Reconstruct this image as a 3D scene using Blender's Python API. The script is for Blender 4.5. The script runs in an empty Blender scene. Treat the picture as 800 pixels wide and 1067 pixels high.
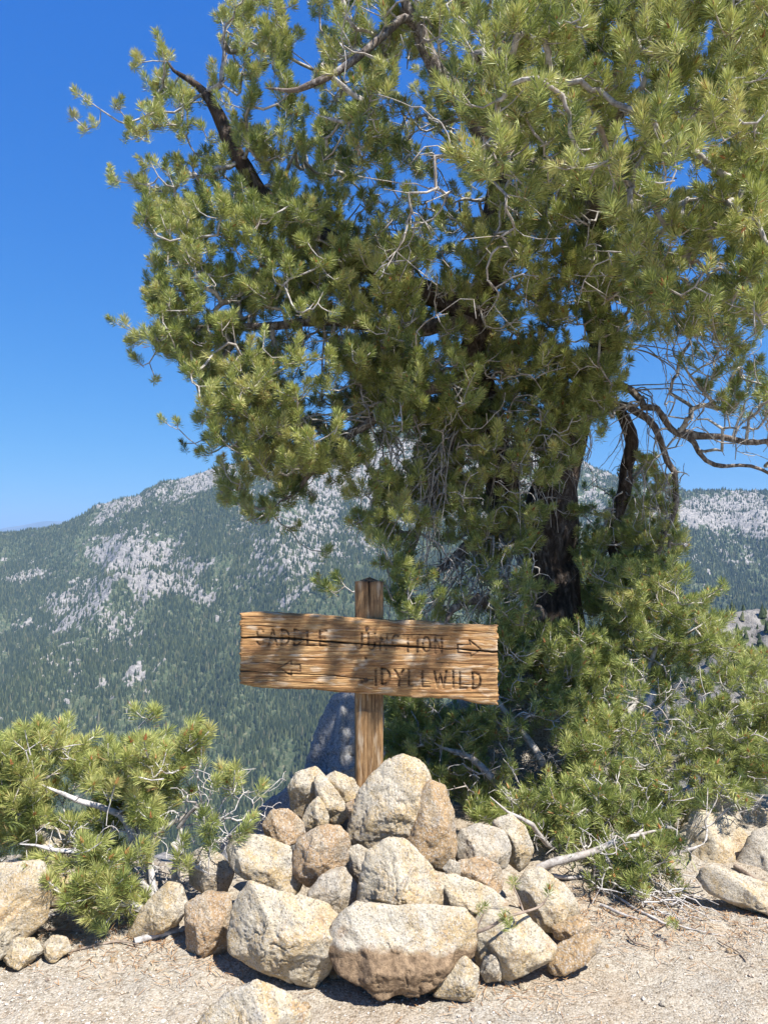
import bpy, math, random
import numpy as np
from mathutils import Vector, Matrix

rng = np.random.default_rng(7)
random.seed(7)
sc = bpy.context.scene
COL = sc.collection

# ------------------------------------------------------------------ camera geometry
CAMZ = 1.5
PITCH = math.radians(2.3)
F = 800.0
def ray(px, py):
    dx = (np.asarray(px, float) - 400.0) / F
    dz = (533.5 - np.asarray(py, float)) / F
    c, s = math.cos(PITCH), math.sin(PITCH)
    return dx / (c - dz * s), (s + dz * c) / (c - dz * s)
def P(px, py, Y):
    """photo reading (800 x 1067) at distance Y -> point in the world"""
    a, b = ray(px, py)
    return np.array([a * Y, Y, CAMZ + b * Y], float)
def Parr(px, py, Y):
    a, b = ray(px, py)
    return np.stack([a * Y, Y, CAMZ + b * Y], -1)

# ------------------------------------------------------------------ noise
def _hash(ix, iy, iz, seed):
    h = (ix.astype(np.int64) * 374761393 + iy.astype(np.int64) * 668265263
         + iz.astype(np.int64) * 2147483647 + seed * 974711) & 0xFFFFFFFF
    h = ((h ^ (h >> 13)) * 1274126177) & 0xFFFFFFFF
    h = ((h ^ (h >> 16)) * 2246822519) & 0xFFFFFFFF
    return ((h ^ (h >> 15)) & 0xFFFFFF) / float(0xFFFFFF) * 2 - 1
def vnoise(p, seed=0):
    p = np.asarray(p, float)
    i = np.floor(p).astype(np.int64)
    f = p - i
    f = f * f * f * (f * (f * 6 - 15) + 10)
    r = 0
    for a in (0, 1):
        wa = f[..., 0] if a else 1 - f[..., 0]
        for b in (0, 1):
            wb = f[..., 1] if b else 1 - f[..., 1]
            for c in (0, 1):
                wc = f[..., 2] if c else 1 - f[..., 2]
                r = r + wa * wb * wc * _hash(i[..., 0] + a, i[..., 1] + b, i[..., 2] + c, seed)
    return r
def fbm(p, octv=4, seed=0, gain=0.5, ridged=False):
    p = np.asarray(p, float)
    s = 0; a = 1.0; t = 0
    for k in range(octv):
        n = vnoise(p, seed + k * 17)
        if ridged:
            n = 1 - 2 * np.abs(n)
        s = s + a * n; t += a
        a *= gain
        p = p * 2.03 + 11.7
    return s / t
def xy0(x, y, k=1.0):
    x = np.asarray(x, float); y = np.asarray(y, float)
    return np.stack([x * k, y * k, np.zeros_like(x * y) if x.shape == y.shape else np.zeros(np.broadcast(x, y).shape)], -1)
def smooth(a, b, x):
    t = np.clip((x - a) / (b - a), 0, 1)
    return t * t * (3 - 2 * t)

# ------------------------------------------------------------------ mesh / object helpers
def mesh_from(name, verts, faces_list, smooth_shade=True):
    """faces_list: list of int arrays (n,k)"""
    me = bpy.data.meshes.new(name)
    verts = np.ascontiguousarray(verts, dtype=np.float32)
    me.vertices.add(len(verts))
    me.vertices.foreach_set('co', verts.ravel())
    fl = [np.ascontiguousarray(f, dtype=np.int32) for f in faces_list if len(f)]
    loops = np.concatenate([f.ravel() for f in fl])
    tot = np.concatenate([np.full(len(f), f.shape[1], dtype=np.int32) for f in fl])
    st = np.concatenate([[0], np.cumsum(tot)[:-1]]).astype(np.int32)
    me.loops.add(len(loops))
    me.loops.foreach_set('vertex_index', loops)
    me.polygons.add(len(tot))
    me.polygons.foreach_set('loop_start', st)
    me.polygons.foreach_set('loop_total', tot)
    me.polygons.foreach_set('use_smooth', np.full(len(tot), smooth_shade, dtype=bool))
    me.update(calc_edges=True)
    if len(verts) < 400000: me.validate()
    return me
def obj(name, me, mats, parent=None, loc=None):
    o = bpy.data.objects.new(name, me)
    COL.objects.link(o)
    if me is not None and mats is not None:
        for m in (mats if isinstance(mats, (list, tuple)) else [mats]):
            me.materials.append(m)
    if loc is not None: o.location = loc
    if parent is not None: o.parent = parent
    return o
def tag(o, label=None, cat=None, group=None, kind=None):
    if label: o['label'] = label
    if cat: o['category'] = cat
    if group: o['group'] = group
    if kind: o['kind'] = kind
    return o
def empty(name, loc=(0, 0, 0)):
    o = bpy.data.objects.new(name, None); COL.objects.link(o)
    o.location = loc; o.empty_display_size = 0.2
    return o
def face_attr(me, name, vals):
    a = me.attributes.new(name, 'FLOAT', 'FACE'); a.data.foreach_set('value', np.asarray(vals, dtype=np.float32))
def vert_attr(me, name, vals):
    a = me.attributes.new(name, 'FLOAT', 'POINT'); a.data.foreach_set('value', np.asarray(vals, dtype=np.float32))

def grid_faces(nu, nv):
    i = np.arange(nu - 1)[:, None] * nv + np.arange(nv - 1)[None, :]
    return np.stack([i, i + nv, i + nv + 1, i + 1], -1).reshape(-1, 4)

# ------------------------------------------------------------------ materials
class N:
    def __init__(self, name):
        self.m = bpy.data.materials.new(name); self.m.use_nodes = True
        self.t = self.m.node_tree; self.t.nodes.clear()
        self.out = self.t.nodes.new('ShaderNodeOutputMaterial')
    def n(self, kind, **kw):
        nd = self.t.nodes.new(kind)
        for k, v in kw.items():
            if k == 'inp':
                for kk, vv in v.items(): nd.inputs[kk].default_value = vv
            else: setattr(nd, k, v)
        return nd
    def l(self, a, b): self.t.links.new(a, b)
    def noise(self, vec, scale, detail=4, rough=0.55, dist=0.0):
        nd = self.n('ShaderNodeTexNoise'); nd.inputs['Scale'].default_value = scale
        nd.inputs['Detail'].default_value = detail; nd.inputs['Roughness'].default_value = rough
        nd.inputs['Distortion'].default_value = dist
        if vec is not None: self.l(vec, nd.inputs['Vector'])
        return nd.outputs['Fac']
    def ramp(self, fac, stops, interp='LINEAR'):
        nd = self.n('ShaderNodeValToRGB'); cr = nd.color_ramp; cr.interpolation = interp
        while len(cr.elements) > 1: cr.elements.remove(cr.elements[-1])
        cr.elements[0].position = stops[0][0]; cr.elements[0].color = (*stops[0][1], 1) if len(stops[0][1]) == 3 else stops[0][1]
        for p, c in stops[1:]:
            e = cr.elements.new(p); e.color = (*c, 1) if len(c) == 3 else c
        self.l(fac, nd.inputs['Fac']); return nd.outputs['Color']
    def mix(self, fac, a, b, mode='MIX'):
        nd = self.n('ShaderNodeMix'); nd.data_type = 'RGBA'; nd.blend_type = mode
        for sock, v in ((nd.inputs[0], fac), (nd.inputs[6], a), (nd.inputs[7], b)):
            if isinstance(v, bpy.types.NodeSocket): self.l(v, sock)
            elif isinstance(v, (int, float)): sock.default_value = v if sock.type == 'VALUE' else (v, v, v, 1)
            else: sock.default_value = (*v, 1)
        return nd.outputs[2]
    def math(self, op, a, b=0.5, clamp=False):
        nd = self.n('ShaderNodeMath', operation=op); nd.use_clamp = clamp
        for k, v in ((0, a), (1, b)):
            if isinstance(v, bpy.types.NodeSocket): self.l(v, nd.inputs[k])
            else: nd.inputs[k].default_value = v
        return nd.outputs[0]
    def coord(self, kind='Object', scale=None, rot=None):
        tc = self.n('ShaderNodeTexCoord'); v = tc.outputs[kind]
        if scale is not None or rot is not None:
            mp = self.n('ShaderNodeMapping')
            if scale is not None: mp.inputs['Scale'].default_value = scale
            if rot is not None: mp.inputs['Rotation'].default_value = rot
            self.l(v, mp.inputs['Vector']); v = mp.outputs['Vector']
        return v
    def attr(self, name):
        nd = self.n('ShaderNodeAttribute'); nd.attribute_name = name; return nd.outputs['Fac']
    def bump(self, h, strength=0.3, dist=0.01, normal=None):
        nd = self.n('ShaderNodeBump'); nd.inputs['Strength'].default_value = strength; nd.inputs['Distance'].default_value = dist
        self.l(h, nd.inputs['Height'])
        if normal is not None: self.l(normal, nd.inputs['Normal'])
        return nd.outputs['Normal']
    def principled(self, color, rough=0.8, spec=0.3, normal=None):
        b = self.n('ShaderNodeBsdfPrincipled'); b.inputs['Roughness'].default_value = rough
        b.inputs['Specular IOR Level'].default_value = spec
        if isinstance(color, bpy.types.NodeSocket): self.l(color, b.inputs['Base Color'])
        else: b.inputs['Base Color'].default_value = (*color, 1)
        if normal is not None: self.l(normal, b.inputs['Normal'])
        return b
    def done(self, shader): self.l(shader, self.out.inputs['Surface']); return self.m

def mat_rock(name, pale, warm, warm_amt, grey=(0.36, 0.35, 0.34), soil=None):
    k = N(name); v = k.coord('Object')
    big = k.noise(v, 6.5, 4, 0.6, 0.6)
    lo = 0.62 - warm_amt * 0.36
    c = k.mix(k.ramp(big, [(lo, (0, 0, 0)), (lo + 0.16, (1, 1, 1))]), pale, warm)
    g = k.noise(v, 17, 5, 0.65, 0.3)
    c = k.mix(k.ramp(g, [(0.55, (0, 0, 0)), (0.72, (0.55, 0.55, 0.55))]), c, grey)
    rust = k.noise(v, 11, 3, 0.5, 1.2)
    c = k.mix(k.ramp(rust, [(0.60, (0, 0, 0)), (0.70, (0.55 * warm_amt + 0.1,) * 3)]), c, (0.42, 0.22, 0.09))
    # crystals: pale feldspar, dark mica
    vo = k.n('ShaderNodeTexVoronoi'); vo.inputs['Scale'].default_value = 210; k.l(v, vo.inputs['Vector'])
    sp = k.n('ShaderNodeSeparateColor'); k.l(vo.outputs['Color'], sp.inputs[0])
    c = k.mix(k.ramp(sp.outputs[0], [(0.84, (0, 0, 0)), (0.90, (0.6, 0.6, 0.6))]), c, (0.15, 0.13, 0.11))
    c = k.mix(k.ramp(sp.outputs[1], [(0.72, (0, 0, 0)), (0.80, (0.5, 0.5, 0.5))]), c, (0.62, 0.58, 0.51))
    fine = k.noise(v, 70, 5, 0.7)
    c = k.mix(0.75, c, k.ramp(fine, [(0.30, (0.6, 0.57, 0.53)), (0.56, (1, 1, 1))]), 'MULTIPLY')
    if soil is not None:
        sx = k.n('ShaderNodeSeparateXYZ'); k.l(v, sx.inputs[0])
        h = k.math('ADD', sx.outputs['Z'], k.math('MULTIPLY', k.math('SUBTRACT', k.noise(v, 12, 4), 0.5), 0.10))
        h = k.math('MULTIPLY', k.math('SUBTRACT', soil, h), 45.0, True)
        c = k.mix(h, c, k.ramp(k.noise(v, 38, 4, 0.7), [(0.35, (0.13, 0.085, 0.05)), (0.65, (0.36, 0.25, 0.15))]))
    b1 = k.bump(k.noise(v, 26, 6, 0.75), 0.8, 0.022)
    b2 = k.bump(fine, 0.5, 0.006, b1)
    b3 = k.bump(k.noise(v, 210, 3, 0.7), 0.45, 0.003, b2)
    return k.done(k.principled(c, 0.88, 0.25, b3).outputs[0])

PALE = (0.60, 0.555, 0.47); WARM = (0.56, 0.41, 0.23)
ROCK = {
    'pale': mat_rock('granite_pale', (0.56, 0.485, 0.355), (0.52, 0.39, 0.22), 0.55),
    'cream': mat_rock('granite_cream', (0.56, 0.49, 0.37), (0.51, 0.385, 0.215), 0.6),
    'tan': mat_rock('granite_tan', (0.47, 0.385, 0.26), (0.44, 0.30, 0.16), 0.85),
    'orange': mat_rock('granite_orange', (0.47, 0.385, 0.27), (0.44, 0.30, 0.17), 0.75),
    'grey': mat_rock('granite_grey', (0.50, 0.44, 0.345), (0.46, 0.37, 0.25), 0.5),
    'cold': mat_rock('granite_shade_tint', (0.30, 0.31, 0.33), (0.34, 0.33, 0.32), 0.3, grey=(0.2, 0.21, 0.23)),  # shade painted into the colour: darker, bluer granite for boulders behind the post
    'soiled': mat_rock('granite_soil_stained', (0.55, 0.49, 0.38), (0.49, 0.37, 0.21), 0.5, soil=0.035),
}

def mat_needles(name, stops, trans=0.28):
    k = N(name); a = k.attr('tint')
    c = k.ramp(a, stops)
    b = k.principled(c, 0.42, 0.42)
    tr = k.n('ShaderNodeBsdfTranslucent'); k.l(k.mix(0.5, c, (0.34, 0.40, 0.07), 'MIX'), tr.inputs['Color'])
    mx = k.n('ShaderNodeMixShader'); mx.inputs[0].default_value = trans
    k.l(b.outputs[0], mx.inputs[1]); k.l(tr.outputs[0], mx.inputs[2])
    return k.done(mx.outputs[0])
NEEDLE = mat_needles('pine_needles', [(0.0, (0.06, 0.105, 0.045)), (0.3, (0.19, 0.235, 0.065)), (0.65, (0.46, 0.50, 0.155)),
                                      (0.93, (0.64, 0.60, 0.24)), (0.97, (0.36, 0.25, 0.10)), (1.0, (0.36, 0.2, 0.08))])
k = N('pine_bud'); BUD = k.done(k.principled(k.ramp(k.attr('tint'), [(0, (0.30, 0.11, 0.04)), (1, (0.45, 0.24, 0.09))]), 0.7).outputs[0])

def mat_bark():
    k = N('pine_bark'); v = k.coord('Object', (1, 1, 0.35))
    n1 = k.noise(v, 34, 5, 0.7, 0.4); n2 = k.noise(v, 9, 3)
    c = k.ramp(n1, [(0.36, (0.022, 0.017, 0.014)), (0.52, (0.075, 0.058, 0.047)), (0.70, (0.22, 0.19, 0.165))])
    c = k.mix(k.ramp(n2, [(0.45, (0, 0, 0)), (0.65, (0.6, 0.6, 0.6))]), c, (0.11, 0.07, 0.045))
    return k.done(k.principled(c, 0.9, 0.2, k.bump(n1, 0.9, 0.02)).outputs[0])
BARK = mat_bark()
def mat_bark2():
    k = N('limb_bark'); v = k.coord('Object', (1, 1, 0.5))
    n1 = k.noise(v, 42, 5, 0.7, 0.4); n2 = k.noise(v, 8, 4)
    c = k.ramp(n1, [(0.36, (0.05, 0.042, 0.036)), (0.5, (0.17, 0.14, 0.12)), (0.64, (0.42, 0.38, 0.34))])
    c = k.mix(k.ramp(n2, [(0.45, (0, 0, 0)), (0.65, (0.6, 0.6, 0.6))]), c, (0.22, 0.16, 0.12))
    return k.done(k.principled(c, 0.9, 0.2, k.bump(n1, 0.9, 0.012)).outputs[0])
LIMB = mat_bark2()
def mat_twig(name, dark, light):
    k = N(name); v = k.coord('Object')
    n1 = k.noise(v, 40, 4, 0.65); n2 = k.noise(v, 7, 3)
    c = k.ramp(n1, [(0.33, dark), (0.56, light), (0.75, tuple(min(1, x * 1.18) for x in light))])
    c = k.mix(k.ramp(n2, [(0.5, (0, 0, 0)), (0.7, (0.55, 0.55, 0.55))]), c, (0.30, 0.22, 0.16))
    r = k.attr('thick')
    c = k.mix(k.math('MULTIPLY', k.math('SUBTRACT', r, 0.022), 30.0, True), c, (0.09, 0.07, 0.056))
    return k.done(k.principled(c, 0.75, 0.3, k.bump(n1, 0.6, 0.004)).outputs[0])
TWIG = mat_twig('pine_twig', (0.20, 0.17, 0.145), (0.47, 0.44, 0.40))
DEAD = mat_twig('dead_wood', (0.22, 0.20, 0.185), (0.52, 0.49, 0.455))
BUSHWOOD = mat_twig('bush_wood', (0.20, 0.18, 0.17), (0.55, 0.52, 0.49))
LITTER = mat_twig('fallen_stick', (0.12, 0.085, 0.06), (0.30, 0.235, 0.18))

# ------------------------------------------------------------------ tubes
def tube_mesh(name, chains, sides=6, bumpy=0.0, seed=3):
    """chains: list of (pts(n,3), radii(n))"""
    V = []; Q = []; T = []; off = 0
    for pts, rad in chains:
        pts = np.asarray(pts, float); rad = np.asarray(rad, float); n = len(pts)
        if n < 2: continue
        d = np.gradient(pts, axis=0); d /= (np.linalg.norm(d, axis=1, keepdims=True) + 1e-9)
        ref = np.array([0.31, 0.17, 0.93]) if abs(d[0, 2]) < 0.8 else np.array([0.93, 0.31, 0.17])
        u = np.cross(d, ref); u /= (np.linalg.norm(u, axis=1, keepdims=True) + 1e-9)
        w = np.cross(d, u)
        a = np.arange(sides) * 2 * math.pi / sides
        ring = pts[:, None, :] + rad[:, None, None] * (np.cos(a)[None, :, None] * u[:, None, :] + np.sin(a)[None, :, None] * w[:, None, :])
        if bumpy:
            nv = fbm(ring * (1, 1, 0.4) * 16, 3, seed, ridged=True)
            ctr = pts[:, None, :]
            ring = ctr + (ring - ctr) * (1 + bumpy * nv[..., None])
        V.append(ring.reshape(-1, 3)); V.append(pts[-1:] + d[-1:] * rad[-1])
        i = off + np.arange(n - 1)[:, None] * sides; j = np.arange(sides)[None, :]; jn = (j + 1) % sides
        Q.append(np.stack([i + j, i + jn, i + sides + jn, i + sides + j], -1).reshape(-1, 4))
        last = off + (n - 1) * sides; tip = off + n * sides
        jj = np.arange(sides)
        T.append(np.stack([last + jj, last + (jj + 1) % sides, np.full(sides, tip)], -1))
        off += n * sides + 1
    me = mesh_from(name, np.concatenate(V), [np.concatenate(Q), np.concatenate(T)])
    th = np.concatenate([np.concatenate([np.repeat(np.asarray(r, float), sides), [r[-1]]]) for p, r in chains if len(p) >= 2])
    vert_attr(me, 'thick', th)
    return me
def resample(ctrl, step):
    """ctrl: rows (x,y,z,r) -> Catmull-Rom, evenly spaced"""
    c = np.asarray(ctrl, float)
    p = np.vstack([2 * c[0] - c[1], c, 2 * c[-1] - c[-2]])
    out = []
    for i in range(len(c) - 1):
        a, b, d, e = p[i], p[i + 1], p[i + 2], p[i + 3]
        L = np.linalg.norm(d[:3] - b[:3]); n = max(1, int(L / step))
        t = (np.arange(n) / n)[:, None]
        out.append(0.5 * ((2 * b) + (-a + d) * t + (2 * a - 5 * b + 4 * d - e) * t ** 2 + (-a + 3 * b - 3 * d + e) * t ** 3))
    out.append(c[-1:])
    o = np.vstack(out); o[:, 3] = np.maximum(o[:, 3], 0.002)
    return o
def wobble(pts, amp, seed):
    q = pts[:, :3]
    n = np.stack([fbm(q * 5 + 3.1, 2, seed), fbm(q * 5 + 9.4, 2, seed + 5), fbm(q * 5 + 17.7, 2, seed + 9)], -1)
    f = np.minimum(1, np.arange(len(pts)) / 4.0)[:, None]
    return q + n * amp * f

# ------------------------------------------------------------------ needles
def tufts_mesh(name, pos, dirs, length, nlen, tint, per=70, width=0.0028, rs=None, bud=0.35):
    rs = rs or np.random.default_rng(5)
    n = len(pos); M = n * per
    pos = np.repeat(pos, per, 0); dr = np.repeat(dirs, per, 0)
    L = np.repeat(length, per); nl = np.repeat(nlen, per); tt = np.repeat(tint, per)
    t = rs.random(M) ** 0.7
    ref = rs.normal(size=(M, 3)); u = np.cross(dr, ref); u /= (np.linalg.norm(u, axis=1, keepdims=True) + 1e-9)
    ang = np.radians(22 + 46 * (1 - t) + rs.normal(size=M) * 9 + 14 * rs.random(M))
    v = dr * np.cos(ang)[:, None] + u * np.sin(ang)[:, None]
    v[:, 2] += 0.10; v /= np.linalg.norm(v, axis=1, keepdims=True)
    base = pos + dr * (L * (t - 1.0))[:, None]
    ln = nl * (0.75 + 0.35 * rs.random(M))
    w = np.cross(v, rs.normal(size=(M, 3))); w /= (np.linalg.norm(w, axis=1, keepdims=True) + 1e-9)
    wd = width * (0.7 + 0.6 * rs.random(M))
    mid = base + v * (ln * 0.55)[:, None]; tip = base + v * ln[:, None]
    tip[:, 2] -= ln * 0.04
    V = np.stack([base, mid - w * wd[:, None] * 0.5, tip, mid + w * wd[:, None] * 0.5], 1).reshape(-1, 3)
    Q = np.arange(M * 4).reshape(-1, 4)
    ta = np.clip(tt + rs.normal(size=M) * 0.15 + 0.12 * (t - 0.6), 0, 0.94)
    brown = rs.random(M) < np.where(t < 0.25, 0.10, 0.012); ta[brown] = 1.0
    # buds: small elongated octahedra at the tip of some shoots
    p0 = pos[::per]; d0 = dr[::per]; sel = rs.random(n) < bud
    bp, bd = p0[sel], d0[sel]; nb = len(bp)
    if nb:
        uu = np.cross(bd, [0.2, 0.9, 0.3]); uu /= np.linalg.norm(uu, axis=1, keepdims=True); ww = np.cross(bd, uu)
        r = 0.0055 + 0.004 * rs.random(nb)[:, None]
        bv = np.stack([bp - bd * 0.004, bp + uu * r, bp + ww * r, bp - uu * r, bp - ww * r, bp + bd * r * 3.2], 1).reshape(-1, 3)
        f0 = np.array([[0, 2, 1], [0, 3, 2], [0, 4, 3], [0, 1, 4], [5, 1, 2], [5, 2, 3], [5, 3, 4], [5, 4, 1]])
        bt = (np.arange(nb)[:, None, None] * 6 + f0[None]).reshape(-1, 3) + len(V)
        me = mesh_from(name, np.vstack([V, bv]), [Q, bt], False)
        face_attr(me, 'tint', np.concatenate([ta, np.repeat(rs.random(nb), 8)]))
        mi = np.concatenate([np.zeros(M, dtype=np.int32), np.ones(nb * 8, dtype=np.int32)])
        me.polygons.foreach_set('material_index', mi)
    else:
        me = mesh_from(name, V, [Q], False); face_attr(me, 'tint', ta)
    return me

# ------------------------------------------------------------------ growing a branching plant
def inside(poly, x, y):
    poly = np.asarray(poly, float); r = np.zeros(len(x), bool)
    j = len(poly) - 1
    for i in range(len(poly)):
        xi, yi = poly[i]; xj, yj = poly[j]
        c = ((yi > y) != (yj > y)) & (x < (xj - xi) * (y - yi) / (yj - yi + 1e-12) + xi)
        r ^= c; j = i
    return r
def scatter(poly, n, y0, y1, gaps=(), rs=rng, minsep=0.055, clump=0.0, seed=1):
    """n points in the part of space a crown fills: outline seen from the trail, between distances y0 and y1"""
    poly = np.asarray(poly, float); lo, hi = poly.min(0), poly.max(0)
    out = np.zeros((0, 3)); tries = 0
    while len(out) < n and tries < 60:
        tries += 1
        x = rs.uniform(lo[0], hi[0], n); y = rs.uniform(lo[1], hi[1], n)
        ok = inside(poly, x, y)
        for gx, gy, ga, gb in gaps:
            ok &= ((x - gx) / ga) ** 2 + ((y - gy) / gb) ** 2 > 1
        x, y = x[ok], y[ok]
        a = y0(x, y) if callable(y0) else y0; b = y1(x, y) if callable(y1) else y1
        Y = a + (b - a) * rs.random(len(x))
        p = Parr(x, y, Y)
        if clump:
            keep = fbm(p * 2.6, 2, seed) > (rs.random(len(p)) - 0.5) * 0.5 - 0.25 + clump * 0.3
            p = p[keep]
        out = np.vstack([out, p])
    out = out[:n]
    # thin out points that nearly coincide
    key = np.floor(out / minsep).astype(int); _, idx = np.unique(key, axis=0, return_index=True)
    return out[np.sort(idx)]

def grow(limbs, att, dead, rs, step=0.07, sag=0.20, tip_r=0.0031, expo=2.5):
    """limbs: list of (n,4) resampled arrays (first is the trunk). Returns twig chains + tuft tips."""
    cap = sum(len(l) for l in limbs) + len(att) * 40 + 50
    X = np.zeros((cap, 3)); par = np.full(cap, -1); minr = np.zeros(cap); islimb = np.zeros(cap, bool); tree_ok = np.ones(cap, bool)
    n = 0
    for li, l in enumerate(limbs):
        q = l[:, :3]
        if n:
            d = np.linalg.norm(X[:n] - q[0], axis=1); p0 = int(d.argmin())
        else: p0 = -1
        for k in range(len(q)):
            X[n] = q[k]; par[n] = p0; minr[n] = l[k, 3]; islimb[n] = True; p0 = n; n += 1
    L0 = n
    d0 = np.array([np.min(np.sum((X[:L0] - a) ** 2, 1)) for a in att]) ** 0.5
    order = np.argsort(d0 + rs.random(len(att)) * 0.12)
    tips = np.full(len(att), -1)
    for ai in order:
        a = att[ai]
        dv = X[:n] - a; d = np.sqrt((dv * dv).sum(1))
        cost = d + np.where(dv[:, 2] > 0, 0.25 * dv[:, 2], 0.0) + np.where(tree_ok[:n], 0, 9.0)
        i = int(cost.argmin()); A = X[i]; L = d[i]
        m = min(38, max(3, int(L / step)))
        t = (np.arange(1, m + 1) / m)[:, None]
        lat = rs.normal(size=3) * 0.13 * L
        p = A + (a - A) * t + (4 * t * (1 - t)) * (np.array([0, 0, -sag * L * (0.4 + rs.random())]) * (1 if not dead[ai] else -0.5) + lat)
        if m > 3: p[:-1] += rs.normal(size=(m - 1, 3)) * step * 0.11
        prev = i
        for k in range(m):
            X[n] = p[k]; par[n] = prev; prev = n; n += 1
        tips[ai] = prev; tree_ok[prev] = False
    X = X[:n]; par = par[:n]; minr = minr[:n]; islimb = islimb[:n]
    acc = np.zeros(n); r = np.zeros(n); deadtips = set(int(q) for q in tips[dead])
    for i in range(n - 1, -1, -1):
        r[i] = max(tip_r * 0.6, acc[i] ** (1 / expo)) if acc[i] > 0 else (tip_r * 0.72 if i in deadtips else tip_r)
        if par[i] >= 0: acc[par[i]] += r[i] ** expo
    r = np.where(islimb, minr, r)
    kids = [[] for _ in range(n)]
    for i in range(n):
        if par[i] >= 0 and not islimb[i]: kids[par[i]].append(i)
    chains = []; used = np.zeros(n, bool)
    for i in range(n):
        if islimb[i]: continue
        if used[i]: continue
        ch = [par[i]] if par[i] >= 0 else []
        j = i
        while True:
            ch.append(j); used[j] = True
            ks = [c for c in kids[j] if not used[c]]
            if not ks: break
            j = max(ks, key=lambda c: r[c])
        rr = r[ch].copy(); rr[0] = min(rr[0], rr[1] * 1.05)
        chains.append((X[ch], rr))
    tdir = np.zeros((len(att), 3))
    for ai in range(len(att)):
        e = tips[ai]; b = par[e]
        dd = X[e] - X[b]; tdir[ai] = dd / (np.linalg.norm(dd) + 1e-9)
    return chains, X[tips], tdir, tips

def multiply(tp, td, rs, lo=1, hi=3, spread=0.075):
    """side shoots round every shoot tip: returns extra tips, directions and short stems"""
    P_, D_, C_ = [tp], [td], []
    for k in range(hi):
        sel = np.arange(len(tp)) if k < lo else np.where(rs.random(len(tp)) < 0.55)[0]
        off = rs.normal(size=(len(sel), 3)); off /= np.linalg.norm(off, axis=1, keepdims=True)
        off = off * rs.uniform(0.6, 1.3, (len(sel), 1)) * spread
        off[:, 2] = off[:, 2] * 0.7 + 0.01
        st = tp[sel] - td[sel] * rs.uniform(0.03, 0.09, (len(sel), 1))
        q = tp[sel] + off
        d = (q - st) / np.linalg.norm(q - st, axis=1, keepdims=True)
        P_.append(q); D_.append(d)
        for a, b in zip(st, q):
            C_.append((np.array([a, (a + b) / 2 - (0, 0, 0.008), b]), np.array([0.0027, 0.0026, 0.0025])))
    return np.vstack(P_), np.vstack(D_), C_
def pxlimb(rows, step=0.07, amp=0.0, seed=1):
    c = [[*P(a, b, y), r] for a, b, y, r in rows]
    o = resample(c, step)
    m_ = len(o); tp_ = np.clip((m_ - 1 - np.arange(m_)) / max(3.0, m_ * 0.22), 0, 1); o[:, 3] = np.minimum(o[:, 3], 0.0016 + o[:, 3] * tp_ ** 0.7)
    if amp: o[:, :3] = wobble(o, amp, seed)
    return o

# ================================================================== TERRAIN
def edge_y(x):          # where the flat trail shoulder ends
    return 3.55 + 1.7 * smooth(-0.5, 0.5, x) - 0.75 * smooth(0.9, 1.8, x)
def ground_z(x, y):
    x = np.asarray(x, float); y = np.asarray(y, float)
    e = edge_y(x) + 0.12 * fbm(xy0(x * 2.3, x * 0 + 4), 3, 66)
    drop = np.maximum(0, y - e)
    z = -0.75 * np.where(drop < 0.5, drop ** 2, drop - 0.25)
    z = z + 0.035 * fbm(xy0(x, y, 1.1), 3, 5) + 0.012 * fbm(xy0(x, y, 6), 3, 9)
    # heaped soil the cairn stands in, banks under the two bushes
    z = z + 0.22 * np.exp(-(((x + 0.02) / 0.42) ** 2 + ((y - 3.42) / 0.26) ** 2))
    z = z + 0.10 * np.exp(-(((x + 1.1) / 0.5) ** 2 + ((y - 3.3) / 0.3) ** 2))
    z = z + 0.10 * np.exp(-(((x - 0.9) / 0.9) ** 2 + ((y - 4.1) / 0.5) ** 2))
    z = z + 0.60 * np.exp(-(((x - 0.75) / 0.68) ** 2 + ((y - 4.95) / 0.40) ** 2))
    return z
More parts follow.
